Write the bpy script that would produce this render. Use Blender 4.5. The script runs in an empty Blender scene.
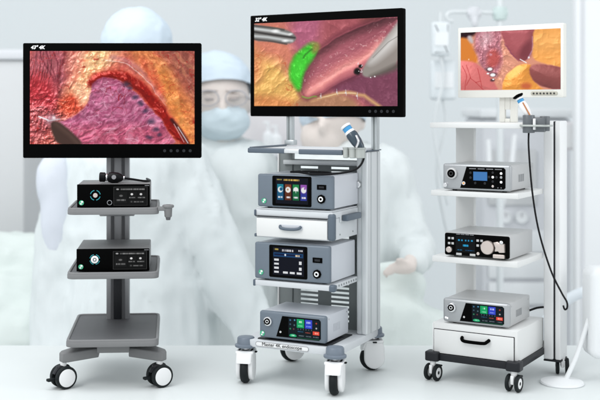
import bpy, bmesh, math, random
import numpy as np
from mathutils import Vector, Matrix, noise as mn
R = math.radians
random.seed(7)
SC = bpy.context.scene
COL = SC.collection

# ------------------------------------------------------------------ camera, world, lamps, exposure
FPX, CX, HY, EYE = 1100.0, 250.0, 105.0, 1.5
cd = bpy.data.cameras.new('camera'); cam = bpy.data.objects.new('camera', cd); COL.objects.link(cam)
cam.location = (0, 0, EYE); cam.rotation_euler = (R(90), 0, 0)
cd.sensor_width = 36; cd.lens = FPX/600*36
cd.shift_x = (300-CX)/600; cd.shift_y = -(200-HY)/600
cd.clip_start = .05; cd.clip_end = 200
cd.dof.use_dof = True; cd.dof.focus_distance = 5.95; cd.dof.aperture_fstop = 1.15
SC.camera = cam
w = bpy.data.worlds.new('World'); SC.world = w; w.use_nodes = True
bgn = w.node_tree.nodes['Background']
bgn.inputs[0].default_value = (.93, .97, 1, 1); bgn.inputs[1].default_value = 1.0
def area(name, loc, target, sx, sy, power, col=(1, 1, 1)):
    l = bpy.data.lights.new(name, 'AREA'); l.shape = 'RECTANGLE'; l.size = sx; l.size_y = sy
    l.energy = power; l.color = col
    o = bpy.data.objects.new(name, l); COL.objects.link(o); o.location = loc
    o.rotation_euler = (Vector(target)-Vector(loc)).to_track_quat('-Z', 'Y').to_euler()
    return o
area('softbox_key', (-3.2, 2.2, 4.6), (.2, 6, .7), 2.6, 2.2, 120)
area('softbox_side', (5.2, 4.0, 2.6), (1.0, 6.2, .8), 1.2, 2.4, 45, (.96, .98, 1))
area('softbox_hall', (-1.5, 5.2, 6.0), (.4, 8.6, -.6), 5, 2.5, 150, (.95, .98, 1))
SC.view_settings.view_transform = 'Standard'; SC.view_settings.look = 'None'
SC.view_settings.exposure = 0; SC.view_settings.gamma = 1

# ------------------------------------------------------------------ helpers
def srgb(r, g, b):
    f = lambda c: (c/255/12.92) if c/255 <= .04045 else ((c/255+.055)/1.055)**2.4
    return (f(r), f(g), f(b), 1)
def mat(name, c, rough=.5, metal=0., spec=.5, bump=0., bscale=60., var=.04, vscale=6., emit=0, coat=0., stretch=None, crease=0.):
    m = bpy.data.materials.new(name); m.use_nodes = True; nt = m.node_tree; p = nt.nodes['Principled BSDF']
    L = nt.links.new
    tc = nt.nodes.new('ShaderNodeTexCoord'); src = tc.outputs['Object']
    if stretch:
        mp = nt.nodes.new('ShaderNodeMapping'); mp.inputs['Scale'].default_value = stretch
        L(src, mp.inputs[0]); src = mp.outputs[0]
    n = nt.nodes.new('ShaderNodeTexNoise'); n.inputs['Scale'].default_value = vscale; n.inputs['Detail'].default_value = 5
    L(src, n.inputs['Vector'])
    mx = nt.nodes.new('ShaderNodeMix'); mx.data_type = 'RGBA'
    c = c if len(c) == 4 else (*c, 1)
    mx.inputs[6].default_value = tuple(x*(1-var) for x in c[:3])+(1,)
    mx.inputs[7].default_value = tuple(min(1, x*(1+var)) for x in c[:3])+(1,)
    L(n.outputs[0], mx.inputs[0]); L(mx.outputs[2], p.inputs['Base Color'])
    rr = nt.nodes.new('ShaderNodeMapRange'); rr.inputs[3].default_value = max(0, rough-.06); rr.inputs[4].default_value = min(1, rough+.06)
    L(n.outputs[0], rr.inputs[0]); L(rr.outputs[0], p.inputs['Roughness'])
    p.inputs['Metallic'].default_value = metal; p.inputs['Specular IOR Level'].default_value = spec
    p.inputs['Coat Weight'].default_value = coat
    if bump:
        n2 = nt.nodes.new('ShaderNodeTexNoise'); n2.inputs['Scale'].default_value = bscale; n2.inputs['Detail'].default_value = 4
        L(src, n2.inputs['Vector'])
        b = nt.nodes.new('ShaderNodeBump'); b.inputs['Strength'].default_value = bump; b.inputs['Distance'].default_value = .004
        L(n2.outputs[0], b.inputs['Height']); L(b.outputs[0], p.inputs['Normal'])
    if crease:
        n3 = nt.nodes.new('ShaderNodeTexNoise'); n3.noise_type = 'RIDGED_MULTIFRACTAL'; n3.inputs['Scale'].default_value = 2.6; n3.inputs['Detail'].default_value = 3; n3.inputs['Distortion'].default_value = .9
        mp3 = nt.nodes.new('ShaderNodeMapping'); mp3.inputs['Scale'].default_value = (1, 1, .45); L(tc.outputs['Object'], mp3.inputs[0]); L(mp3.outputs[0], n3.inputs['Vector'])
        b3 = nt.nodes.new('ShaderNodeBump'); b3.inputs['Strength'].default_value = crease; b3.inputs['Distance'].default_value = .05
        L(n3.outputs[0], b3.inputs['Height']); L(b.outputs[0], b3.inputs['Normal']); L(b3.outputs[0], p.inputs['Normal'])
    if emit:
        p.inputs['Emission Color'].default_value = c; p.inputs['Emission Strength'].default_value = emit
    return m
def mat_picture(name, strength=1.0):
    m = bpy.data.materials.new(name); m.use_nodes = True; nt = m.node_tree; p = nt.nodes['Principled BSDF']
    a = nt.nodes.new('ShaderNodeAttribute'); a.attribute_name = 'picture'
    p.inputs['Base Color'].default_value = (.004, .004, .004, 1); p.inputs['Roughness'].default_value = .35
    p.inputs['Specular IOR Level'].default_value = .06
    nt.links.new(a.outputs['Color'], p.inputs['Emission Color']); p.inputs['Emission Strength'].default_value = strength
    return m

class MB:
    def __init__(s): s.bm = bmesh.new()
    def _join(s, b, M=None):
        me = bpy.data.meshes.new('tmp')
        if M is not None: b.transform(M)
        b.to_mesh(me); b.free(); s.bm.from_mesh(me); bpy.data.meshes.remove(me); return s
    def box(s, x0, x1, y0, y1, z0, z1, bev=0, seg=2, M=None):
        b = bmesh.new(); bmesh.ops.create_cube(b, size=1)
        for v in b.verts:
            v.co = Vector(((x0+x1)/2+v.co.x*(x1-x0), (y0+y1)/2+v.co.y*(y1-y0), (z0+z1)/2+v.co.z*(z1-z0)))
        if bev: bmesh.ops.bevel(b, geom=list(b.edges), offset=min(bev, .49*min(x1-x0, y1-y0, z1-z0)), segments=seg, profile=.5, affect='EDGES')
        return s._join(b, M)
    def prism(s, poly, t0, t1, axis='z', bev=0, seg=2, M=None):
        # poly in the plane: z -> (x,y), y -> (x,z), x -> (y,z)
        f = {'z': lambda p, t: (p[0], p[1], t), 'y': lambda p, t: (p[0], t, p[1]), 'x': lambda p, t: (t, p[0], p[1])}[axis]
        b = bmesh.new(); A = [b.verts.new(f(p, t0)) for p in poly]; B = [b.verts.new(f(p, t1)) for p in poly]
        n = len(poly); f0 = b.faces.new(A); f1 = b.faces.new(B[::-1])
        for i in range(n): b.faces.new((A[i], B[i], B[(i+1) % n], A[(i+1) % n]))
        bmesh.ops.recalc_face_normals(b, faces=list(b.faces))
        if bev:
            es = [e for e in b.edges if any(fc in (f0, f1) for fc in e.link_faces)]
            bmesh.ops.bevel(b, geom=es, offset=bev, segments=seg, profile=.5, affect='EDGES')
        return s._join(b, M)
    def cyl(s, p0, p1, r0, r1=None, seg=32, bev=0, M=None):
        r1 = r0 if r1 is None else r1; p0 = Vector(p0); p1 = Vector(p1); d = p1-p0
        b = bmesh.new(); bmesh.ops.create_cone(b, cap_ends=True, segments=seg, radius1=r0, radius2=r1, depth=d.length)
        if bev:
            es = [e for e in b.edges if any(len(fc.verts) > 4 for fc in e.link_faces)]
            bmesh.ops.bevel(b, geom=es, offset=bev, segments=2, profile=.5, affect='EDGES')
        Q = Matrix.Translation((p0+p1)/2) @ d.to_track_quat('Z', 'Y').to_matrix().to_4x4()
        b.transform(Q); return s._join(b, M)
    def ring(s, c, d, R_, r, seg=36, rs=10, M=None):
        b = bmesh.new(); vs = []
        for i in range(seg):
            a = 2*math.pi*i/seg
            vs.append([b.verts.new(((R_+r*math.cos(t))*math.cos(a), (R_+r*math.cos(t))*math.sin(a), r*math.sin(t))) for t in [2*math.pi*j/rs for j in range(rs)]])
        for i in range(seg):
            for j in range(rs): b.faces.new((vs[i][j], vs[(i+1) % seg][j], vs[(i+1) % seg][(j+1) % rs], vs[i][(j+1) % rs]))
        b.transform(Matrix.Translation(Vector(c)) @ Vector(d).to_track_quat('Z', 'Y').to_matrix().to_4x4()); return s._join(b, M)
    def lathe(s, prof, c=(0, 0, 0), d=(0, 0, 1), seg=40, M=None):   # prof: (radius, height)
        b = bmesh.new(); vs = []
        for r, h in prof: vs.append([b.verts.new((r*math.cos(2*math.pi*i/seg), r*math.sin(2*math.pi*i/seg), h)) for i in range(seg)])
        for k in range(len(prof)-1):
            for i in range(seg): b.faces.new((vs[k][i], vs[k][(i+1) % seg], vs[k+1][(i+1) % seg], vs[k+1][i]))
        if prof[0][0] > 1e-5: b.faces.new(vs[0][::-1])
        if prof[-1][0] > 1e-5: b.faces.new(vs[-1])
        bmesh.ops.remove_doubles(b, verts=list(b.verts), dist=1e-6)
        bmesh.ops.recalc_face_normals(b, faces=list(b.faces))
        b.transform(Matrix.Translation(Vector(c)) @ Vector(d).to_track_quat('Z', 'Y').to_matrix().to_4x4()); return s._join(b, M)
    def ell(s, c, r, M=None, rot=None, u=24, v=16):
        b = bmesh.new(); bmesh.ops.create_uvsphere(b, u_segments=u, v_segments=v, radius=1)
        Q = Matrix.Translation(Vector(c))
        if rot: Q = Q @ Matrix.Rotation(rot[0], 4, rot[1])
        b.transform(Q @ Matrix.Diagonal((*r, 1))); return s._join(b, M)
    def tube(s, pts, r, seg=12, sub=8, M=None):
        P = [Vector(p) for p in pts]; Rr = r if isinstance(r, (list, tuple)) else [r]*len(P)
        Q = []; RR = []
        for i in range(len(P)-1):
            a = P[max(0, i-1)]; b_ = P[i]; c = P[i+1]; d = P[min(len(P)-1, i+2)]
            for k in range(sub):
                t = k/sub
                Q.append(.5*((2*b_)+(-a+c)*t+(2*a-5*b_+4*c-d)*t*t+(-a+3*b_-3*c+d)*t**3)); RR.append(Rr[i]*(1-t)+Rr[i+1]*t)
        Q.append(P[-1]); RR.append(Rr[-1])
        b = bmesh.new(); rings = []; up = None
        for i, q in enumerate(Q):
            tg = (Q[min(i+1, len(Q)-1)]-Q[max(i-1, 0)]).normalized()
            if up is None: up = tg.orthogonal().normalized()
            up = (up-tg*up.dot(tg)).normalized(); sd = tg.cross(up)
            rings.append([b.verts.new(q+RR[i]*(math.cos(2*math.pi*j/seg)*up+math.sin(2*math.pi*j/seg)*sd)) for j in range(seg)])
        for i in range(len(Q)-1):
            for j in range(seg): b.faces.new((rings[i][j], rings[i][(j+1) % seg], rings[i+1][(j+1) % seg], rings[i+1][j]))
        b.faces.new(rings[0][::-1]); b.faces.new(rings[-1])
        return s._join(b, M)
    def build(s, name, m, parent=None, smooth=True, ang=38):
        me = bpy.data.meshes.new(name); s.bm.to_mesh(me); s.bm.free()
        if smooth:
            me.polygons.foreach_set('use_smooth', [True]*len(me.polygons)); me.set_sharp_from_angle(angle=R(ang))
        o = bpy.data.objects.new(name, me); COL.objects.link(o); me.materials.append(m)
        if parent: o.parent = parent
        return o
def rrect(x0, x1, y0, y1, r, n=6):
    out = []
    for cx, cy, a in ((x1-r, y1-r, 0), (x0+r, y1-r, 90), (x0+r, y0+r, 180), (x1-r, y0+r, 270)):
        for k in range(n+1):
            t = R(a+90*k/n); out.append((cx+r*math.cos(t), cy+r*math.sin(t)))
    return out
def tag(o, label=None, cat=None, group=None, kind=None):
    for k, v in (('label', label), ('category', cat), ('group', group), ('kind', kind)):
        if v: o[k] = v
    return o
def empty(name, loc, rz=0, label=None, cat=None, group=None):
    o = bpy.data.objects.new(name, None); COL.objects.link(o); o.location = loc; o.rotation_euler = (0, 0, rz)
    o.empty_display_size = .1
    return tag(o, label, cat, group)
def text(name, body, size, loc, m, parent, rz=0, shear=0, ext=.0006, bold=0., align='LEFT'):
    c = bpy.data.curves.new('t', 'FONT'); c.body = body; c.size = size; c.extrude = ext; c.shear = shear; c.offset = bold; c.align_x = align
    t = bpy.data.objects.new('t', c); COL.objects.link(t); bpy.context.view_layer.update()
    dg = bpy.context.evaluated_depsgraph_get(); me = bpy.data.meshes.new_from_object(t.evaluated_get(dg))
    bpy.data.objects.remove(t); bpy.data.curves.remove(c)
    me.transform(Matrix.Translation(Vector(loc)) @ Matrix.Rotation(rz, 4, 'Z') @ Matrix.Rotation(R(90), 4, 'X'))
    me.name = name; me.materials.clear(); me.materials.append(m)
    o = bpy.data.objects.new(name, me); COL.objects.link(o); o.parent = parent; return o
def at(px, py, D): return Vector(((px-CX)/FPX*D, D, EYE-(py-HY)/FPX*D))

# ------------------------------------------------------------------ painted pictures for the screens (numpy)
RNG = np.random.default_rng(5)
def vnoise(W, H, cx_, cy_, rng=RNG):
    g = rng.random((cy_+3, cx_+3)); y = np.linspace(0, cy_, H); x = np.linspace(0, cx_, W)
    yi = y.astype(int); xi = x.astype(int); fy = (y-yi)[:, None]; fx = (x-xi)[None, :]
    fy = fy*fy*(3-2*fy); fx = fx*fx*(3-2*fx)
    a = g[yi][:, xi]; b = g[yi][:, xi+1]; c = g[yi+1][:, xi]; d = g[yi+1][:, xi+1]
    return (a*(1-fx)+b*fx)*(1-fy)+(c*(1-fx)+d*fx)*fy
def fbm(W, H, n=4, oct=5, ax=1.6):
    s = 0; a = .5; t = 0
    for k in range(oct):
        s = s+a*vnoise(W, H, max(2, int(n*ax*2**k)), max(2, int(n*2**k))); t += a; a *= .55
    return s/t
class Img:
    def __init__(s, W, H, c=(0, 0, 0)):
        s.W, s.H = W, H; s.a = np.zeros((H, W, 3))+np.array(c)/255.
        s.u, s.v = np.meshgrid((np.arange(W)+.5)/W, (np.arange(H)+.5)/H); s.asp = W/H
        s.wu, s.wv = s.u.copy(), s.v.copy()
    def warp(s, amt, n=5):
        s.wu = s.u+amt*(fbm(s.W, s.H, n)-.5); s.wv = s.v+amt*1.6*(fbm(s.W, s.H, n)-.5)
    def put(s, m, c): m = np.clip(m, 0, 1)[..., None]; s.a = s.a*(1-m)+m*(np.array(c)/255. if not isinstance(c, np.ndarray) or c.ndim == 1 else c)
    def sdpoly(s, P, warp=True):
        u = (s.wu if warp else s.u)*s.asp; v = s.wv if warp else s.v
        P = [(p[0]*s.asp, p[1]) for p in P]
        for _ in range(2): P = [q for i in range(len(P)) for q in ((.75*P[i][0]+.25*P[(i+1) % len(P)][0], .75*P[i][1]+.25*P[(i+1) % len(P)][1]), (.25*P[i][0]+.75*P[(i+1) % len(P)][0], .25*P[i][1]+.75*P[(i+1) % len(P)][1]))]
        d = np.full(u.shape, 9.); ins = np.zeros(u.shape, bool)
        for i in range(len(P)):
            (ax, ay), (bx, by) = P[i], P[(i+1) % len(P)]
            ex, ey = bx-ax, by-ay; t = np.clip(((u-ax)*ex+(v-ay)*ey)/(ex*ex+ey*ey+1e-9), 0, 1)
            d = np.minimum(d, np.hypot(u-ax-t*ex, v-ay-t*ey))
            ins ^= ((ay > v) != (by > v)) & (u < (bx-ax)*(v-ay)/(by-ay+1e-12)+ax)
        return np.where(ins, d, -d)
    def poly(s, P, c, soft=.012, warp=True):
        m = np.clip(.5+s.sdpoly(P, warp)/(2*soft), 0, 1); s.put(m, c); return m
    def line(s, P, wd, c, soft=.006, warp=True, al=1):
        u = (s.wu if warp else s.u)*s.asp; v = s.wv if warp else s.v; d = np.full(u.shape, 9.)
        for i in range(len(P)-1):
            (ax, ay), (bx, by) = P[i], P[i+1]; ax *= s.asp; bx *= s.asp
            ex, ey = bx-ax, by-ay; t = np.clip(((u-ax)*ex+(v-ay)*ey)/(ex*ex+ey*ey+1e-9), 0, 1)
            d = np.minimum(d, np.hypot(u-ax-t*ex, v-ay-t*ey))
        s.put(al*np.clip((wd-d)/soft+.5, 0, 1), c)
    def blob(s, u, v, r, c, soft=.5, al=1, warp=True, sx=1.):
        d = np.hypot(((s.wu if warp else s.u)-u)*s.asp/sx, (s.wv if warp else s.v)-v)/r
        s.put(al*np.clip((1-d)/soft, 0, 1), c)
    def rect(s, u0, v0, u1, v1, c, al=1):
        s.put(al*((s.u >= u0) & (s.u <= u1) & (s.v >= v0) & (s.v <= v1)).astype(float), c)
    def bar(s, u0, v0, u1, v1, c, al=1):    # a line of writing too small to read
        m = ((s.u >= u0) & (s.u <= u1) & (s.v >= v0) & (s.v <= v1)).astype(float)
        k = RNG.random(400); q = k[(s.u*s.W/2).astype(int) % 400]
        s.put(al*m*(.35+.65*(q > .3)), c)
    def veins(s, m, n, c, thr=.035, al=.8, oct=4):
        f = fbm(s.W, s.H, n, oct); s.put(al*m*np.clip(1-np.abs(f-.5)/thr, 0, 1), c)
    def glints(s, m, thr=.78, c=(255, 245, 240), al=.8, n=60):
        f = vnoise(s.W, s.H, int(n*s.asp), n)*.6+.4*vnoise(s.W, s.H, int(n*s.asp/2), n//2)
        s.put(al*m*np.clip((f-thr)*12, 0, 1), c)
    def sheet(s, name, m, parent, x0, x1, z0, z1, y):
        W, H = s.W, s.H
        xs = np.linspace(x0, x1, W+1); zs = np.linspace(z1, z0, H+1)
        X, Z = np.meshgrid(xs, zs); V = np.stack([X, np.full_like(X, y), Z], -1).reshape(-1, 3)
        i = np.arange(H)[:, None]*(W+1)+np.arange(W)[None, :]
        Fc = np.stack([i, i+W+1, i+W+2, i+1], -1).reshape(-1, 4)
        me = bpy.data.meshes.new(name); me.vertices.add(len(V)); me.vertices.foreach_set('co', V.ravel())
        me.loops.add(Fc.size); me.loops.foreach_set('vertex_index', Fc.ravel())
        me.polygons.add(len(Fc)); me.polygons.foreach_set('loop_start', np.arange(0, Fc.size, 4)); 
        me.update(calc_edges=True)
        lin = np.clip(s.a, 0, 1); lin = np.where(lin <= .04045, lin/12.92, ((lin+.055)/1.055)**2.4)
        rgba = np.ones((H*W, 4, 4)); rgba[:, :, :3] = lin.reshape(-1, 1, 3)
        ca = me.color_attributes.new('picture', 'FLOAT_COLOR', 'CORNER'); ca.data.foreach_set('color', rgba.ravel().astype(np.float32))
        me.materials.append(m); o = bpy.data.objects.new(name, me); COL.objects.link(o); o.parent = parent
        return o

def nz(U, V, sx, sy, seed, oct=4):
    out = 0; a = .5; t = 0
    for k in range(oct):
        g = np.random.default_rng(seed*31+k).random((64, 64)); x = U*sx*2**k+100.3; y = V*sy*2**k+100.7
        xi = np.floor(x).astype(int); yi = np.floor(y).astype(int); fx = x-xi; fy = y-yi
        fx = fx*fx*(3-2*fx); fy = fy*fy*(3-2*fy)
        n = (g[yi % 64, xi % 64]*(1-fx)+g[yi % 64, (xi+1) % 64]*fx)*(1-fy)+(g[(yi+1) % 64, xi % 64]*(1-fx)+g[(yi+1) % 64, (xi+1) % 64]*fx)*fy
        out = out+a*n; t += a; a *= .6
    return out/t
def fibres(im, m, ang, n, c_hi, c_lo, seed, k=9., al=.6, wob=.25):
    ca, sa = math.cos(R(ang)), math.sin(R(ang)); u = im.wu*im.asp; v = im.wv
    w_ = nz(u, v, 3, 3, seed+50)-.5; a = u*ca+v*sa+wob*w_; b = -u*sa+v*ca+wob*(nz(u, v, 3, 3, seed+60)-.5)
    f = nz(a, b, n/k*2, n, seed)-.5
    im.put(m*al*.8*np.clip(f*5, 0, 1), c_hi); im.put(m*al*.8*np.clip(-f*5, 0, 1), c_lo)
def tissue(im, base, amp=.14, n=10):
    f = fbm(im.W, im.H, n, 5); im.a = np.clip(im.a*(1+amp*2*(f-.5))[..., None], 0, 1)
def ridge(U, V, sx, sy, seed, oct=4):
    out = 0; a = .5; t = 0; p = 1.
    for k in range(oct):
        n = 1-np.abs(nz(U, V, sx*2**k, sy*2**k, seed+k*3, 2)-.5)*4; n = np.clip(n, 0, 1)**1.5
        out = out+a*n*p; t += a; a *= .55; p = .4+.6*n
    return out/t
def relief(im, m, h, amp=1., spec=.5, pw=26, lx=-.35, ly=-.55, tint=(1, .96, .94)):
    """wet tissue under an endoscope lamp: a height field turned into soft shading and highlights of the screen image"""
    for _ in range(2): h = (h+np.roll(h, 1, 0)+np.roll(h, -1, 0)+np.roll(h, 1, 1)+np.roll(h, -1, 1))/5
    h[:2] = h[2]; h[-2:] = h[-3]; h[:, :2] = h[:, 2:3]; h[:, -2:] = h[:, -3:-2]
    gy, gx = np.gradient(h); k = amp*im.H/24.
    nx, ny, nz_ = -gx*k, -gy*k, np.ones_like(h); L_ = np.sqrt(nx*nx+ny*ny+1); nx, ny, nz_ = nx/L_, ny/L_, nz_/L_
    l = np.array((lx, ly, .9)); l /= np.linalg.norm(l); d = np.clip(nx*l[0]+ny*l[1]+nz_*l[2], 0, 1)/l[2]
    hv = l+np.array((0, 0, 1)); hv /= np.linalg.norm(hv); sp = np.clip(nx*hv[0]+ny*hv[1]+nz_*hv[2], 0, 1)**pw
    base = np.clip(hv[2], 0, 1)**pw; sp = np.clip(sp-base*.9, 0, 1)
    sh = (.45+.55*d)[..., None]; out = im.a*sh+(spec*sp)[..., None]*np.array(tint)
    mm = np.clip(m, 0, 1)[..., None]; im.a = np.clip(im.a*(1-mm)+out*mm, 0, 1)
def dome(sd, r): t = np.clip(sd/r, 0, 1); return (1-(1-t)**2)*2.2
def inside(im, P, soft=.02): return np.clip(.5+im.sdpoly(P)/(2*soft), 0, 1)
def picture1():
    im = Img(430, 242, (190, 100, 92)); im.warp(.045, 6); U = im.wu*im.asp; V = im.wv
    P = lambda pts: [((x-30)/164.5, (y-51)/93) for x, y in pts]
    im.poly(P([(25, 45), (72, 45), (66, 80), (60, 100), (25, 105)]), (170, 96, 104), .06)
    im.poly(P([(25, 70), (56, 82), (60, 118), (25, 118)]), (176, 58, 66), .07)
    im.poly(P([(25, 102), (52, 108), (60, 125), (25, 150)]), (168, 84, 88), .06)
    im.poly(P([(68, 45), (92, 45), (92, 70), (70, 88)]), (206, 134, 118), .07)
    im.poly(P([(84, 45), (128, 45), (112, 72), (88, 80), (84, 100), (66, 112), (60, 92), (80, 74)]), (232, 160, 124), .07)
    im.poly(P([(92, 45), (112, 45), (104, 66), (92, 78), (88, 96), (80, 102), (84, 72)]), (246, 196, 142), .06)
    im.poly(P([(60, 95), (74, 92), (90, 96), (84, 110), (70, 118), (60, 110)]), (196, 76, 54), .04)
    im.poly(P([(72, 86), (88, 84), (90, 98), (80, 106)]), (250, 206, 166), .05)
    im.poly(P([(122, 45), (160, 45), (198, 100), (198, 150), (180, 150), (165, 110), (140, 72)]), (212, 132, 86), .06)
    im.poly(P([(150, 66), (176, 74), (192, 130), (196, 150), (186, 146), (168, 108)]), (214, 136, 76), .06)
    im.poly(P([(158, 45), (200, 45), (200, 110), (188, 96), (170, 64)]), (150, 88, 78), .08)
    im.poly(P([(136, 56), (148, 62), (168, 92), (158, 96), (144, 76)]), (208, 104, 74), .04)
    one = np.ones_like(im.u); rt_ = np.clip((im.u-.48)*8, 0, 1); lt_ = 1-rt_
    lu = np.clip((.24-im.u)*10, 0, 1)*np.clip((.45-im.v)*6, 0, 1); ll = np.clip((.30-im.u)*10, 0, 1)*np.clip((im.v-.40)*6, 0, 1)
    ca, sa = .62, .78; A = U*ca+V*sa; B = -U*sa+V*ca
    hr = ridge(A*1., B, 3.5, 9, 61); relief(im, rt_, hr, .38, .22)
    hl = ridge(U+.25*V, V, 10, 8, 62); relief(im, lt_*(1-lu), hl, .42, .35)
    hs = ridge(U-.35*(V-.9)*(U-.3)*3, V, 16, 2.2, 63); relief(im, lu, hs, .7, .15)
    hk = ridge(U, V, 13, 15, 64); relief(im, ll, hk, .8, .45, 20)
    fibres(im, rt_, 52, 26, (240, 186, 128), (170, 84, 58), 21, 5., .28, .25)
    fibres(im, lt_*np.clip((im.u-.2)*8, 0, 1), -50, 26, (250, 214, 184), (190, 70, 60), 22, 4., .35, .4)
    for sd_, wt, n_ in ((31, rt_, 7), (32, lt_, 7), (33, one, 13)):
        q = nz(U, V, n_, n_, sd_, 3); g_ = np.clip((nz(U, V, 3, 3, sd_+9)-.45)*8, 0, 1); im.put(wt*g_*np.clip(1-np.abs(q-.5)/.013, 0, 1)*.7, (170, 34, 32))
    im.line(P([(66, 51), (62, 66), (57, 80), (58, 92)]), .010, (96, 30, 34), .03, al=.7)
    for x0, x1 in ((40, 53), (46, 55), (54, 57)): im.line(P([(x0, 50), (x0+3, 64), (x1, 82)]), .004, (98, 36, 50), .02, al=.7)
    im.line(P([(112, 56), (136, 66), (152, 86), (164, 100)]), .022, (190, 130, 138), .05, al=.6)
    im.line(P([(104, 58), (130, 66), (150, 84), (166, 106)]), .004, (240, 214, 210), .01, al=.7)
    red = P([(88, 86), (92, 76), (104, 71), (122, 73), (138, 79), (154, 94), (170, 114), (188, 146), (180, 146), (162, 122), (146, 101), (130, 87), (114, 80), (100, 79), (93, 88)])
    im.poly([(a_+.005, b_-.02) for a_, b_ in red], (206, 96, 78), .04)
    m = im.poly(red, (146, 34, 28), .02); relief(im, m, ridge(A, B, 3, 9, 66)*.6+np.clip(im.sdpoly(red)/.03, 0, 1)*.25, .8, .45)
    org = P([(87, 104), (90, 90), (96, 80), (106, 78), (118, 82), (130, 89), (144, 101), (158, 117), (170, 134), (178, 150), (60, 150), (56, 122), (72, 118), (83, 111)])
    m = im.poly(org, (172, 98, 128), .012)
    im.put(m*np.clip(1.6*(im.v-.74)/.3, 0, .6), (196, 96, 114)); im.put(m*np.clip((.42-im.v)*3, 0, .5), (140, 62, 84))
    C = U*.86-V*.5; D_ = U*.5+V*.86; w2 = nz(U, V, 2, 2, 90)-.5
    ho = ridge(C+.35*w2, D_+.5*w2, 3.2, 10, 67, 5)*.8+ridge(U+.3*w2, V, 9, 7, 68)*.35
    relief(im, m, ho, .5, .12, 20, tint=(1, .9, .98))
    fibres(im, m, -30, 34, (226, 166, 190), (128, 54, 84), 11, 5., .5, .3)
    up = np.clip((.74-im.v)*5, 0, 1); q = nz(U+.3*w2, V*1., 2.6, 7, 21, 4); im.put(m*np.clip(1-np.abs(q-.5)/.012, 0, 1)*.6, (240, 196, 214)); q = nz(U+.2*w2, V, 8, 4, 19); im.put(m*up*np.clip(1-np.abs(q-.5)/.018, 0, 1)*.7, (140, 24, 38))
    for x, y, r in ((126, 85, .05), (130, 89, .03), (136, 99, .035), (141, 104, .03), (146, 111, .035), (151, 121, .035), (155, 128, .034), (158, 133, .026), (149, 136, .03)):
        im.blob((x-30)/164.5, (y-51)/93, r, (66, 60, 82), .8, .75, sx=1.5)
    q = fbm(im.W, im.H, 30, 3); im.a = np.clip(im.a*(1+.35*(q-.5))[..., None], 0, 1); im.a = np.clip((im.a-.5)*1.12+.49, 0, 1)
    im.blob(.14, .74, .085, (206, 160, 176), .9, .8, sx=1.3); im.blob(.155, .72, .03, (246, 230, 234), .8)
    im.poly(P([(50, 124), (53, 120.5), (60, 122), (72, 132), (86, 146), (58, 146), (52, 133)]), (70, 50, 44), .014, False)
    im.line(P([(56, 124), (70, 135), (80, 146)]), .012, (104, 80, 70), .06, False, .6)
    im.line(P([(39, 116.5), (48, 120)]), .007, (240, 240, 245), .01, False); im.line(P([(48, 121), (60, 119)]), .005, (200, 190, 195), .01, False)
    im.line(P([(172, 120), (180, 130), (188, 143)]), .016, (60, 18, 20), .03, False)
    im.line(P([(178, 127), (188, 143)]), .004, (240, 236, 240), .01, False); im.line(P([(174, 124), (184, 142)]), .003, (220, 190, 195), .01, False)
    return im
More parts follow.
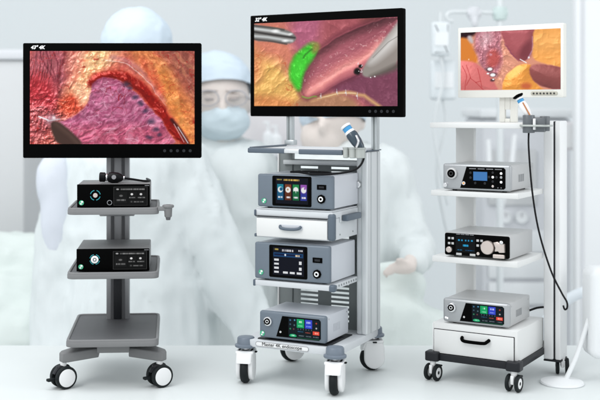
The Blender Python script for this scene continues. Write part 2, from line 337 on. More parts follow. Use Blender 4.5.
def picture2():
    im = Img(410, 256, (176, 96, 102)); im.warp(.03, 5); U = im.wu*im.asp; V = im.wv; one = np.ones_like(U)
    im.poly([(-.1, -.1), (.3, .0), (.36, .5), (.1, .6), (-.1, .5)], (212, 128, 104), .1)
    im.poly([(.26, -.1), (.52, -.1), (.46, .3), (.34, .4), (.28, .3)], (176, 96, 122), .08)
    im.poly([(.5, -.1), (1.1, -.1), (1.1, .3), (.5, .3)], (164, 84, 92), .08)
    im.poly([(.74, -.1), (1.1, -.1), (1.1, .10), (.8, .10)], (116, 66, 62), .08)
    im.poly([(-.1, .42), (.14, .4), (.27, .62), (.38, .85), (.34, 1.1), (-.1, 1.1)], (228, 178, 100), .09)
    im.poly([(-.1, .2), (.06, .3), (.04, .75), (-.1, .8)], (216, 140, 92), .08)
    im.poly([(-.1, .85), (.3, .9), (.34, 1.1), (-.1, 1.1)], (214, 140, 84), .06)
    im.poly([(.3, .92), (.52, .85), (.7, .88), (.8, 1.1), (.3, 1.1)], (178, 128, 98), .04)
    im.poly([(.5, .84), (.72, .6), (1.1, .45), (1.1, 1.1), (.88, 1.1), (.76, .86)], (124, 66, 88), .04)
    yl = inside(im, [(-.1, .15), (.24, .3), (.36, .9), (.3, 1.1), (-.1, 1.1)], .08)
    relief(im, yl, ridge(U*.7+V*.7, -U*.7+V*.7, 5, 4, 71, 4), .45, .2, 18)
    relief(im, 1-yl, ridge(U*.5+V*.86, -U*.86+V*.5, 3, 8, 72, 4), .3, .18, 18)
    for sd_, n_, al in ((73, 4, .7), (74, 7, .5)):
        q = nz(U*.7+V*.7, -U*.7+V*.7, n_, n_*1.8, sd_, 3); g_ = np.clip((nz(U, V, 3, 3, sd_+9)-.42)*8, 0, 1)
        im.put(yl*g_*np.clip(1-np.abs(q-.5)/.016, 0, 1)*al, (190, 76, 44))
    im.line([(.42, .94), (.52, .885), (.66, .85), (.78, .88), (.90, 1.02)], .018, (206, 158, 112), .03)
    im.line([(.46, .915), (.6, .86), (.72, .86)], .004, (244, 216, 176), .012)
    gb = [(.36, .885), (.332, .82), (.335, .70), (.365, .56), (.41, .42), (.48, .32), (.60, .20), (.78, .08), (.95, -.02), (1.05, -.02), (.95, .3), (.85, .50), (.72, .65), (.57, .77), (.46, .86), (.40, .90)]
    sd = im.sdpoly(gb); im.put(np.clip(1-np.abs(sd+.02)/.05, 0, 1)*.55, (104, 46, 60))
    m = im.poly(gb, (168, 92, 104), .012)
    im.put(m*np.clip(1-np.abs(im.sdpoly([(.345, .87), (.44, .80), (.60, .62), (.78, .46), (.94, .24), (.80, .40), (.60, .56), (.42, .76)])-.0)/.11, 0, 1)*.75, (226, 136, 132))
    im.line([(.40, .84), (.52, .70), (.66, .55), (.80, .42), (.90, .28)], .018, (244, 172, 160), .07, al=.75)
    im.put(m*np.clip((.36-im.v)*2, 0, .6)*np.clip((im.u-.4)*3, 0, 1), (132, 70, 82))
    im.put(m*np.clip(1-sd/.03, 0, 1)*.35, (120, 50, 66))
    relief(im, m, dome(sd, .13)*.9+.04*nz(U, V, 60, 60, 75, 2)+.05*ridge(U, V, 14, 14, 76, 3), 1.0, .22, 14, lx=.15, ly=.42)
    gl = nz(U, V, 50, 50, 77, 2); im.put(m*np.clip((gl-.70)*7, 0, .4)*np.clip(1-np.abs(im.v-(1.05-.95*im.u))/.22, 0, 1), (255, 226, 218))
    GR = [(.45, .24), (.36, .30), (.305, .40), (.265, .53), (.262, .66), (.295, .79), (.335, .83), (.34, .72), (.365, .60), (.41, .46), (.46, .35)]
    im.poly(GR, (54, 176, 38), .03); gi = [(a_*.9+.034, b_*.86+.08) for a_, b_ in GR]; im.poly(gi, (70, 208, 56), .03)
    im.poly([(.42, .26), (.47, .25), (.47, .34), (.42, .38)], (150, 140, 70), .03)
    relief(im, inside(im, GR), ridge(U*.6+V*.8, -U*.8+V*.6, 5, 14, 78, 3), .3, .3)
    im.line([(.42, .33), (.375, .39), (.36, .43)], .006, (40, 92, 30), .02, al=.8)
    im.line([(.35, .88), (.39, .90), (.45, .89)], .004, (110, 200, 60), .022, al=.9)
    for u, v in ((.48, .885), (.60, .845), (.66, .855), (.73, .885)):
        im.blob(u, v, .013, (240, 236, 236), .8); im.line([(u, v-.035), (u+.004, v+.03)], .0025, (214, 210, 214), .008)
    im.poly([(-.02, .0), (.05, .03), (.16, .06), (.26, .10), (.31, .17), (.305, .235), (.24, .27), (.12, .22), (-.02, .21)], (124, 122, 120), .012, False)
    for Pp, c, wd in (([(.0, .06), (.14, .10), (.26, .15)], (206, 210, 210), .014), ([(0, .15), (.1, .17), (.22, .21), (.28, .225)], (196, 200, 200), .014), ([(0, .025), (.12, .055), (.22, .09)], (66, 68, 66), .008), ([(.0, .10), (.14, .145), (.30, .19)], (40, 38, 38), .008), ([(.0, .19), (.14, .225), (.24, .262)], (58, 54, 54), .006)):
        im.line(Pp, wd, c, .022, False)
    im.blob(.16, .10, .03, (252, 253, 253), .9, warp=False, sx=2.2); im.blob(.23, .222, .022, (252, 253, 253), .9, warp=False, sx=2.4); im.blob(.27, .145, .02, (240, 242, 242), .9, warp=False, sx=1.8)
    im.blob(.735, .60, .055, (20, 16, 16), .5, sx=.8); im.blob(.755, .54, .028, (20, 18, 18), .5)
    im.poly([(1.02, .02), (.985, .1), (.87, .34), (.775, .55), (.762, .64), (.80, .68), (.88, .64), (1.02, .54)], (150, 142, 136), .014, False)
    im.poly([(1.02, .04), (.995, .12), (.88, .36), (.80, .53), (.86, .50), (1.02, .27)], (214, 211, 208), .05, False)
    im.poly([(.80, .67), (.9, .60), (1.02, .50), (1.02, .58), (.88, .66)], (96, 88, 82), .03, False)
    im.line([(.84, .45), (.94, .28), (1.02, .2)], .0025, (130, 126, 122), .012, False)
    for k in range(9): im.blob(RNG.uniform(.725, .77), RNG.uniform(.50, .66), .008, (235, 235, 238), .7)
    im.blob(.82, .675, .010, (250, 250, 250), .7); im.blob(.85, .66, .012, (250, 250, 250), .7)
    return im
def picture3():
    im = Img(310, 192, (222, 150, 124)); im.warp(.03, 5); U = im.wu*im.asp; V = im.wv; one = np.ones_like(U)
    im.poly([(-.1, -.1), (.2, -.1), (.14, .1), (-.1, .14)], (44, 22, 28), .03)
    OL = [(-.1, .08), (.06, .08), (.12, .24), (.22, .56), (-.1, .55)]; im.poly(OL, (222, 132, 56), .025)
    im.poly([(.06, .07), (.11, .06), (.14, .2), (.1, .2)], (200, 188, 190), .02)
    BL = [(-.1, .5), (.1, .48), (.22, .58), (.32, .78), (.42, 1.1), (-.1, 1.1)]
    CO = [(.16, -.1), (.44, -.1), (.42, .2), (.46, .5), (.42, .8), (.3, .78), (.22, .6), (.14, .3)]; im.poly(CO, (188, 120, 132), .03)
    im.poly([(.20, .0), (.34, .0), (.31, .22), (.21, .32)], (216, 168, 176), .06)
    im.poly([(.4, .1), (.5, .3), (.6, .5), (.52, .8), (.42, .95), (.36, .8), (.45, .5)], (228, 156, 130), .04)
    im.poly([(.28, .34), (.37, .30), (.42, .5), (.36, .64), (.28, .6)], (184, 84, 82), .05)
    mid = inside(im, CO, .06); relief(im, mid, ridge(U, V*.8, 7, 7, 81, 4), .6, .3); im.poly([(.29, .36), (.35, .33), (.40, .46), (.36, .58), (.29, .54)], (196, 92, 88), .04); im.blob(.31, .40, .035, (224, 176, 196), .9, .8)
    relief(im, inside(im, [(.4, .1), (.5, .3), (.6, .5), (.52, .8), (.42, .95), (.36, .8), (.45, .5)], .04), ridge(U*.8+V*.6, V*.8-U*.6, 4, 9, 82, 3), .6, .2)
    m = im.poly(BL, (220, 120, 118), .02); relief(im, m, dome(im.sdpoly(BL), .3)+.06*ridge(U, V, 7, 7, 83), .6, .2, 14)
    for Pp in ([(.02, .58), (.06, .75), (.04, 1)], [(.06, .56), (.1, .8), (.24, 1)], [(.1, .78), (.06, .92)], [(.18, .62), (.2, .8), (.22, .95)], [(.15, .88), (.2, .84)]): im.line(Pp, .003, (172, 40, 44), .016, al=.85)
    LV = [(.41, -.1), (.76, -.1), (.75, .2), (.72, .40), (.68, .50), (.61, .52), (.53, .42), (.45, .24)]
    m = im.poly(LV, (176, 92, 98), .012); relief(im, m, dome(im.sdpoly(LV), .16)+.05*nz(U, V, 20, 20, 84), .5, .3, 14)
    im.poly([(.6, .32), (.72, .14), (.73, .4), (.67, .48), (.6, .48)], (128, 62, 70), .05)
    im.line([(.73, .12), (.735, .34), (.69, .48)], .006, (190, 150, 196), .02, al=.8); im.line([(.45, .22), (.53, .40), (.60, .51)], .004, (126, 60, 96), .02, al=.7)
    OR = [(.745, -.1), (1.1, -.1), (1.1, .66), (.86, .58), (.74, .5), (.735, .3)]; m = im.poly(OR, (244, 168, 88), .016)
    im.put(m*np.clip((.25-np.abs(im.v-.2))*2, 0, .35), (250, 190, 116)); relief(im, m, ridge(U, V, 3, 3, 85, 3)*.6, .6, .2, 12)
    OB = [(.42, 1.1), (.44, .78), (.54, .62), (.66, .55), (.73, .58), (.71, .78), (.78, .92), (.9, 1.1)]; m = im.poly(OB, (238, 158, 72), .016); relief(im, m, dome(im.sdpoly(OB), .2)*.8+.3*ridge(U, V, 6, 6, 86, 3), .6, .35, 16)
    im.poly([(.62, .90), (.68, .87), (.73, .93), (.70, 1.0), (.61, .98)], (204, 104, 64), .03)
    RB = [(.70, .62), (.76, .57), (.86, .58), (1.1, .66), (1.1, 1.1), (.86, .98), (.76, .9), (.70, .76)]; m = im.poly(RB, (146, 80, 78), .014); relief(im, m, dome(im.sdpoly(RB), .2)+.06*nz(U, V, 20, 20, 87), .5, .22, 14)
    q = nz(U, V, 9, 8, 88, 3); im.put(mid*np.clip(1-np.abs(q-.5)/.016, 0, 1)*.6, (140, 40, 50))
    for u, v, r in ((.30, .64, .06), (.335, .74, .055), (.33, .83, .035)): im.blob(u, v, r, (84, 54, 58), .7, sx=1.5)
    for u, v, r in ((.305, .645, .034), (.335, .745, .036), (.285, .72, .018), (.34, .82, .014)): im.blob(u, v, r, (248, 248, 250), .4, warp=False, sx=1.5)
    im.line([(.61, .49), (.67, .55)], .007, (250, 250, 252), .012, False); im.blob(.70, .46, .022, (240, 236, 240), .7)
    im.blob(.085, .47, .016, (250, 224, 200), .8); im.blob(.6, .73, .012, (255, 240, 200), .8)
    return im

# ------------------------------------------------------------------ materials
M = dict(
 black=mat('black_plastic', (.0015, .0015, .0015), .6, spec=.02, var=.1),
 glass=mat('black_glass', (.0015, .0015, .0015), .3, spec=.03),
 tyre=mat('dark_rubber', (.009, .012, .013), .6, spec=.2, bump=.2),
 dark=mat('charcoal_steel', (.014, .015, .018), .42, spec=.25, bump=.1, bscale=200),
 c1=mat('grey_powder_coat', (.19, .19, .192), .5, spec=.4, bump=.15, bscale=400),
 c1d=mat('dark_grey_tray_mat', (.10, .10, .105), .55, spec=.4, bump=.2, bscale=500),
 c1l=mat('brushed_grey_aluminium', (.33, .33, .34), .38, metal=.45, stretch=(20, 20, .6), var=.1),
 white=mat('white_powder_coat', (.72, .72, .71), .42, spec=.4, bump=.08, bscale=300, var=.02),
 white2=mat('white_plastic', (.80, .80, .80), .35, spec=.4, var=.02),
 lgrey=mat('pale_grey_powder_coat', (.60, .62, .64), .42, spec=.4, bump=.08, bscale=300, var=.03),
 lgrey2=mat('pale_blue_grey_sheet', (.56, .58, .62), .40, spec=.4, bump=.08, bscale=300, var=.03),
 slate=mat('slate_blue_plastic', (.092, .118, .150), .42, spec=.4, bump=.1, bscale=300, var=.05),
 slate_f=mat('slate_front_panel', (.130, .160, .195), .36, spec=.5, var=.05, stretch=(1, 1, 30)),
 alu=mat('satin_aluminium', (.50, .53, .54), .34, metal=.55, stretch=(60, 60, .5), var=.08),
 alu_l=mat('pale_aluminium', (.66, .68, .69), .36, metal=.35, stretch=(60, 60, .5), var=.05),
 silver=mat('silver_front', (.40, .41, .42), .34, metal=.5, var=.05, bump=.05, bscale=500),
 silver_l=mat('silver_shell', (.50, .50, .50), .42, metal=.25, bump=.12, bscale=500, var=.04),
 chrome=mat('chrome', (.75, .75, .76), .14, metal=1, var=.03),
 nickel=mat('brushed_nickel', (.62, .54, .50), .30, metal=.7, var=.03),
 panel=mat('perforated_panel', (.20, .22, .22), .5, spec=.3, var=.06),
 teal=mat('teal_light', (.01, .22, .25), .4, emit=.25),
 green=mat('green_badge', (.05, .42, .22), .4, var=.3, vscale=90),
 whitep=mat('glowing_white_print', (.85, .85, .85), .5, emit=.25, var=0),  # print given a little emission of its own, though no lamp
 greyp=mat('grey_print', (.22, .22, .23), .5, var=0),
 darkp=mat('dark_print', (.03, .03, .03), .6, var=0),
 blue=mat('blue_ring', (.05, .28, .55), .3, var=.1),
 cable=mat('black_cable', (.003, .003, .004), .4, spec=.15),
 slate_d=mat('dark_slate_plastic', (.035, .055, .075), .25, spec=.5),
 amber=mat('amber_light', (.9, .30, .06), .3, emit=.4),
 slate_b=mat("bumper_plastic", (.155, .185, .225), .40, spec=.4, var=.05),
 holder=mat('grey_holder', (.42, .44, .42), .4, metal=.3, var=.1),
 cream=mat('cream_plastic', (.74, .73, .68), .38, spec=.4, var=.02),
)
SCREEN = mat_picture('lit_screen', 1.0); UI = mat_picture('lit_display', .9)

# ------------------------------------------------------------------ the setting
fl = mat('pale_polished_floor', (.70, .73, .725), .4, spec=.18, var=.05, vscale=.9)
o = MB().box(-9, 9, 1.0, 6.86, -.12, 0).build('floor', fl, smooth=False); tag(o, kind='structure')
o = MB().box(-12, 12, 6.9, 22, -2.7, -2.5).build('hall_floor', mat('pale_hall_floor', (.80, .82, .82), .5, var=.05), smooth=False); tag(o, kind='structure')
wm = mat('hazed_wall_paint', (.75, .785, .795), .7, spec=.2, var=.03, vscale=.25)  # wall tone lightened with the same washed-out haze
o = MB().box(-12, 12, 15, 15.2, -2.5, 9).build('back_wall', wm, smooth=False); tag(o, kind='structure')

# ------------------------------------------------------------------ shared pieces
def paint_buttons(im, *a): pass
def badge(root, x, z, y, r, m2='white2'):
    b = MB().cyl((x, y, z), (x, y-.002, z), r, seg=24).build('badge', M['green'], root)
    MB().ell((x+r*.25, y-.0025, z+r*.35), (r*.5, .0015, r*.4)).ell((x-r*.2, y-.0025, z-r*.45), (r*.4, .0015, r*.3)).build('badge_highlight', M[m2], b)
    return b
def bigknob(root, x, z, y, r, ring, core, inner='white2'):
    k = MB().lathe([(r, 0), (r, .006), (r*.92, .011), (r*.7, .013), (r*.7, .006), (.0, .006)], (x, y, z), (0, -1, 0)).build('socket', M[ring], root)
    MB().lathe([(r*.66, .004), (r*.66, .012), (r*.5, .014), (0, .014)], (x, y, z), (0, -1, 0)).build('socket_core', M[core], k)
    MB().ring((x, y-.015, z), (0, 1, 0), r*.30, r*.07).build('socket_contact', M[inner], k)
    return k

def make_console(name, loc, rz, wd, dp, ht, style, label):
    """front at local y=0, spans x 0..wd, z 0..ht (stands on feet)"""
    rt = empty(name, loc, rz, label, 'console')
    foot = .008
    U = lambda u: u*wd
    V = lambda v: ht-(v*(ht-foot))
    for fx in (.05, wd-.05):
        for fy in (.05, dp-.05):
            MB().cyl((fx, fy, 0), (fx, fy, foot+.001), .013, seg=20).build('foot', M['tyre'], rt)
    if style in 'AB':
        MB().box(0, wd, 0, .030, foot, ht, .010, 3).build('front_panel', M['slate_f'], rt)
        MB().box(.004, wd-.004, .030, dp, foot+.002, ht-.002, .006).build('casing', M['lgrey2'], rt)
        su, sv = ((.205, .723), (.04, .955)) if style == 'A' else ((.204, .71), (.05, .93))
        x0, x1, z0, z1 = U(su[0]), U(su[1]), V(sv[1]), V(sv[0])
        fr = MB().prism(rrect(x0, x1, z0, z1, .008), -.0025, .004, 'y').build('display_frame', M['glass'], rt)
        im = Img(168, 120, (6, 10, 26))
        if style == 'A':
            im.bar(.03, .05, .2, .1, (150, 140, 80)); im.bar(.25, .05, .74, .12, (210, 175, 90))
            for k, (c, c2) in enumerate((((24, 90, 130), (30, 150, 165)), ((96, 46, 26), (140, 72, 44)), ((22, 104, 62), (40, 150, 80)), ((70, 56, 150), (184, 100, 190)))):
                a = .05+k*.24; im.rect(a, .25, a+.19, .86, c); im.rect(a, .25, a+.19, .42, c2, .7)
                if k == 3: im.rect(a, .6, a+.19, .86, (40, 60, 150), .8)
                im.blob(a+.095, .46, .13, (238, 240, 238), .25, warp=False)
                if k == 0: im.blob(a+.12, .44, .08, c, .3, warp=False)
                if k == 1: im.blob(a+.085, .45, .05, (190, 150, 110), .4, warp=False)
                if k == 2: im.blob(a+.06, .54, .05, c, .4, warp=False); im.blob(a+.13, .54, .05, c, .4, warp=False)
                if k == 3: im.blob(a+.13, .40, .05, (150, 90, 180), .4, warp=False)
                im.bar(a+.03, .72, a+.16, .78, (225, 225, 230))
        else:
            im.bar(.03, .05, .18, .11, (190, 170, 90)); im.bar(.3, .07, .66, .14, (215, 215, 220)); im.bar(.82, .06, .95, .12, (230, 230, 235))
            im.rect(.02, .19, .97, .34, (22, 66, 110)); im.rect(.05, .23, .92, .29, (8, 22, 60)); im.blob(.4, .265, .05, (235, 240, 245), .4, warp=False)
            im.bar(.72, .24, .86, .31, (220, 200, 170))
            for k in range(4): im.rect(.04, .42+k*.145, .19, .49+k*.145, (225, 228, 232)); 
            for k in range(3): im.rect(.33+k*.22, .86, .48+k*.22, .93, (225, 228, 232))
            for v in (.47, .68): im.rect(.84, v, .92, v+.11, (225, 228, 232))
        cxm = .09 if style == 'A' else .1
        im.sheet('display', UI, rt, x0+(x1-x0)*cxm, x1-(x1-x0)*.08, z0+(z1-z0)*.08, z1-(z1-z0)*.06, -.0032)
        pu = ((.795, .915), (.27, .42)) if style == 'A' else ((.78, .905), (.32, .46))
        p = MB().box(U(pu[0][0]), U(pu[0][1]), -.003, .002, V(pu[1][1]), V(pu[1][0]), .001).build('port', M['black'], rt)
        MB().box(U(pu[0][0])+.012, U(pu[0][1])-.012, -.0045, -.003, V(pu[1][1])+.008, V(pu[1][0])-.008).build('port_slot', M['dark'], p)
        x, z = (U(.852), V(.70)) if style == 'A' else (U(.838), V(.76))
        k = MB().prism([(x+.024*math.cos(R(a)), z+.024*math.sin(R(a))) for a in range(0, 360, 45)], -.008, .002, 'y', .002).build('socket', M['black'], rt)
        MB().ring((x, -.010, z), (0, 1, 0), .010, .0035).build('socket_ring', M['white2'], k)
        badge(rt, U(.092), V(.82), -.001, .014)
    elif style in 'CD':
        fm, sm = (('slate_f', 'lgrey2') if style == 'C' else ('silver', 'silver_l'))
        MB().box(0, wd, 0, .034, foot, ht, .014, 4).build('front_panel', M[fm], rt)
        MB().box(.005, wd-.005, .034, dp, foot+.002, ht-.003, .006).build('casing', M[sm], rt)
        P = [(U(.265), V(.90)), (U(.355), V(.13)), (U(.90), V(.13)), (U(.925), V(.20)), (U(.925), V(.84)), (U(.90), V(.90))]
        MB().prism(P, -.0025, .004, 'y').build('display_frame', M['glass'], rt)
        im = Img(190, 110, (8, 22, 30))
        im.rect(.27, .03, .50, .47, (22, 168, 100)); im.rect(.53, .03, .76, .47, (50, 70, 205))
        im.bar(.34, .12, .43, .22, (190, 240, 210)); im.bar(.58, .12, .71, .22, (190, 200, 250)); im.bar(.31, .34, .46, .40, (120, 220, 170)); im.bar(.57, .34, .72, .40, (130, 150, 240))
        im.rect(.78, .58, .985, .76, (232, 74, 56)); im.bar(.82, .63, .95, .72, (255, 170, 150))
        im.poly([(.02, .97), (.05, .82), (.24, .82), (.28, .97)], (34, 178, 116), .006, False); im.bar(.09, .86, .21, .92, (190, 240, 220))
        for k in range(3): im.bar(.33+k*.23, .85, .5+k*.23, .90, (90, 104, 110))
        im.rect(.28, .97, 1, 1, (20, 90, 60))
        for u, v, c in ((.06, .12, (80, 130, 170)), (.2, .1, (90, 170, 210)), (.06, .33, (70, 100, 120)), (.19, .36, (90, 120, 130)), (.06, .56, (60, 150, 100)), (.17, .56, (120, 60, 70)), (.89, .17, (200, 70, 60)), (.89, .42, (210, 210, 210))):
            im.blob(u, v, .06, c, .5, .9, False)
        for k in range(6): im.rect(.30+k*.085, .51, .32+k*.085, .57, (80, 100, 110))
        im.bar(.3, .64, .48, .69, (40, 90, 120)); im.bar(.54, .66, .7, .71, (150, 70, 60))
        im.sheet('display', UI, rt, U(.45), U(.915), V(.875), V(.16), -.0032)
        bigknob(rt, U(.14), V(.37), 0, .026, 'chrome', 'black')
        MB().ring((U(.33), -.003, V(.72)), (0, 1, 0), .004, .0012).build('power_button', M['whitep'], rt)
        if style == 'C': badge(rt, U(.052), V(.84), -.001, .014)
        else:
            t_ = MB()
            t_.ell((U(.05), -.002, V(.82)), (.006, .0015, .006)).ell((U(.075), -.002, V(.84)), (.005, .0015, .006)).build('emblem', M['whitep'], rt)
    elif style == 'E':
        MB().box(0, wd, 0, .032, foot, ht, .012, 4).build('front_panel', M['silver'], rt)
        MB().box(.005, wd-.005, .032, dp, foot+.002, ht-.003, .006).build('casing', M['silver_l'], rt)
        P = [(U(.265), V(.93)), (U(.36), V(.10)), (U(.90), V(.10)), (U(.925), V(.17)), (U(.925), V(.87)), (U(.90), V(.93))]
        MB().prism(P, -.0025, .004, 'y').build('control_panel', M['glass'], rt)
        im = Img(60, 34, (64, 118, 180)); im.rect(.04, .06, .96, .94, (70, 128, 192))
        im.sheet('display', UI, rt, U(.46), U(.665), V(.62), V(.28), -.0032)
        for k in range(4):
            MB().box(U(.40+k*.125), U(.40+k*.125+.10), -.0032, -.0024, V(.185), V(.155)).build('print', M['greyp'], rt)
        bt = [(.42, .33, 'dark'), (.42, .52, 'dark'), (.49, .72, 'dark'), (.63, .72, 'dark'), (.745, .30, 'dark'), (.69, .47, 'dark'), (.745, .47, 'whitep'), (.80, .47, 'dark'), (.745, .64, 'dark'), (.745, .82, 'nickel'), (.865, .32, 'whitep'), (.865, .47, 'silver'), (.865, .65, 'whitep'), (.82, .87, 'greyp'), (.865, .87, 'greyp')]
        for u, v, mm in bt:
            MB().cyl((U(u), -.001, V(v)), (U(u), -.005, V(v)), .0068 if mm != 'greyp' else .003, seg=16, bev=.001).build('button', M[mm], rt)
        a = MB().cyl((U(.32), -.001, V(.74)), (U(.32), -.006, V(.74)), .010, seg=20).build('lamp', M['chrome'], rt)
        MB().ell((U(.32), -.006, V(.74)), (.005, .003, .005)).build('lamp_core', M['amber'], a)
        bigknob(rt, U(.14), V(.38), 0, .032, 'silver_l', 'black', 'darkp')
        MB().lathe([(.012, 0), (.012, .012), (.010, .014), (0, .014)], (U(.045), 0, V(.84)), (0, -1, 0)).build('knob', M['chrome'], rt)
    elif style == 'F':
        MB().box(.0, wd, .008, dp, foot, ht, .006).build('casing', M['silver_l'], rt)
        MB().prism(rrect(.004, wd-.004, foot+.003, ht-.004, .010), -.002, .010, 'y', .001).build('front_panel', M['glass'], rt)
        im = Img(110, 90, (4, 8, 12))
        for k in range(5): im.bar(.13+k*.165, .22, .22+k*.165, .32, (40, 150, 200))
        im.bar(.36, .52, .66, .64, (40, 160, 210)); im.bar(.1, .84, .34, .90, (30, 100, 140)); im.bar(.5, .84, .95, .90, (20, 70, 110))
        im.sheet('display', UI, rt, U(.18), U(.48), V(.82), V(.12), -.0032)
        for k in range(4): MB().box(U(.19+k*.07), U(.19+k*.07+.058), -.0032, -.002, V(.075), V(.045)).build('print', M['greyp'], rt)
        for u, v in ((.08, .25), (.135, .25), (.08, .47), (.135, .47), (.52, .28), (.58, .28), (.52, .49), (.58, .49)):
            MB().box(U(u)-.007, U(u)+.007, -.005, -.001, V(v)-.006, V(v)+.006, .001).build('button', M['silver_l'], rt)
        for u in (.19, .40): MB().box(U(u), U(u+.085), -.005, -.001, V(.96), V(.86), .0015).build('key', M['silver_l'], rt)
        MB().lathe([(.016, 0), (.016, .014), (.013, .017), (0, .017)], (U(.085), 0, V(.74)), (0, -1, 0)).build('knob', M['nickel'], rt)
        MB().lathe([(.008, 0), (.008, .010), (0, .012)], (U(.53), 0, V(.83)), (0, -1, 0)).build('knob', M['nickel'], rt)
        MB().lathe([(.037, 0), (.037, .016), (.034, .020), (.028, .021), (0, .021)], (U(.675), 0, V(.54)), (0, -1, 0)).build('pump_wheel', M['nickel'], rt)
        P = [(U(.77), V(.30)), (U(.83), V(.26)), (U(.88), V(.34)), (U(.93), V(.34)), (U(.935), V(.70)), (U(.86), V(.72)), (U(.84), V(.66)), (U(.79), V(.68)), (U(.80), V(.52))]
        c = MB().prism(P, -.022, .0, 'y', .003).build('pump_cover', M['nickel'], rt)
        MB().ell((U(.89), -.022, V(.28)), (.011, .010, .011)).build('pump_screw', M['chrome'], c)
        MB().prism(rrect(U(.76), U(.93), V(.96), V(.80), .004), -.018, 0, 'y', .002).build('latch', M['nickel'], rt)
    elif style in 'GH':
        MB().box(0, wd, .010, dp, foot, ht, .006).build('casing', M['c1'], rt)
        MB().box(.0, wd, -.004, .010, foot-.001, ht+.001, .002).build('front_panel', M['black'], rt)
        y = -.0045; x, z = U(.25), V(.47)
        for a0 in (45, 135, 225, 315):
            mb = MB(); pts = [(x+.026*math.cos(R(a0+t)), y, z+.026*math.sin(R(a0+t))) for t in range(-34, 35, 8)]
            mb.tube(pts, .0022, 6, 1).build('light_arc', M['teal'], rt)
        if style == 'G':
            MB().lathe([(.012, 0), (.012, .003), (.008, .004), (0, .004)], (x, y, z), (0, -1, 0)).build('socket', M['nickel'], rt)
            MB().ring((U(.445), y, V(.80)), (0, 1, 0), .012, .0018).build('power_button', M['greyp'], rt)
        else:
            k = MB().lathe([(.020, 0), (.020, .006), (.017, .008), (0, .008)], (x, y, z), (0, -1, 0)).build('socket', M['white2'], rt)
            MB().ring((x, y-.008, z), (0, 1, 0), .008, .002).build('socket_ring', M['darkp'], k)
        badge(rt, U(.06), V(.80), -.004, .013)
        im = Img(170, 110, (2, 2, 2))
        for a, b in (((0, 0), (1, .015)), ((0, .985), (1, 1)), ((0, 0), (.01, 1)), ((.99, 0), (1, 1))): im.rect(a[0], a[1], b[0], b[1], (60, 60, 60))
        im.rect(.05, .27, .40, .88, (14, 14, 14)); im.rect(.46, .27, .68, .66, (14, 14, 14)); im.rect(.74, .27, .95, .66, (14, 14, 14)); im.rect(.46, .72, .95, .88, (12, 12, 12))
        im.blob(.12, .13, .055, (190, 190, 190), .4, .9, False, 1.5); im.bar(.21, .09, .92, .17, (120, 120, 120))
        im.blob(.22, .48, .07, (110, 110, 110), .4, .9, False, 1.5); im.bar(.09, .66, .36, .75, (110, 110, 110))
        im.blob(.54, .40, .07, (235, 235, 235), .3, 1, False); im.blob(.81, .40, .07, (220, 220, 220), .3, 1, False)
        im.bar(.46, .55, .64, .61, (110, 110, 110)); im.bar(.72, .55, .93, .61, (110, 110, 110))
        im.blob(.53, .80, .06, (80, 80, 80), .4, .9, False); im.bar(.6, .77, .88, .84, (100, 100, 100))
        im.sheet('display', UI, rt, U(.50), U(.965), V(.93), V(.10), -.0048)
        MB().box(U(.93), U(.99), -.0048, -.004, V(.06), V(.035)).build('print', M['greyp'], rt)
    if style in 'CDE': vents(rt, wd, dp, ht, 'lgrey2' if style == 'C' else 'silver')
    return rt

def vents(rt, wd, dp, ht, m):
    v = MB()
    for k in range(7): v.box(wd-.0045, wd-.0035, dp*.35+k*.014, dp*.35+k*.014+.007, ht*.35, ht*.62)
    v.build('side_vent', M[m], rt)
    sc = MB()
    for yy in (.05, dp-.03): sc.cyl((wd-.006, yy, ht-.022), (wd-.0035, yy, ht-.022), .0045, seg=12)
    sc.build("screw_pair", M['chrome'], rt)
def monitor(loc, rz, wd, ht, bez, img, inch, label, mb='black', depth=.045, knobs='dots'):
    """local: x -wd/2..wd/2, z 0..ht, front at y=0"""
    rt = empty('monitor', loc, rz, label, 'monitor'); l, r_, t, b = bez; x0, x1 = -wd/2, wd/2
    MB().prism(rrect(x0, x1, 0, ht, .008), 0, depth, 'y', .002).build('bezel', M[mb], rt)
    MB().box(x0+wd*.2, x1-wd*.2, depth, depth+.035, ht*.22, ht*.8, .01).build('back_housing', M['black' if mb == 'black' else mb], rt)
    img.sheet('screen', SCREEN, rt, x0+l, x1-r_, b, ht-t, -.0012)
    if inch: text('size_marking', inch, t*.62, (x0+l+.004, -.0014, ht-t*.74), M['whitep'], rt, shear=.28, bold=.0006)
    if knobs == 'dots':
        for k in range(5):
            MB().cyl((x1-r_-.024-k*.0355, -.0002, b*.52), (x1-r_-.024-k*.0355, -.0022, b*.52), .0085, seg=20).build('button', M['dark'], rt)
    else:
        p = MB().prism(rrect(x1-.185, x1-.032, b*.26, b*.74, b*.235), -.003, .001, 'y', .001).build('button_strip', mat('button_strip_beige', (.45, .43, .36), .5), rt)
        for k in range(7): MB().cyl((x1-.168-.0+k*.0195, -.003, b*.5), (x1-.168+k*.0195, -.0055, b*.5), .005, seg=14).build('button', M['darkp'], p)
    return rt

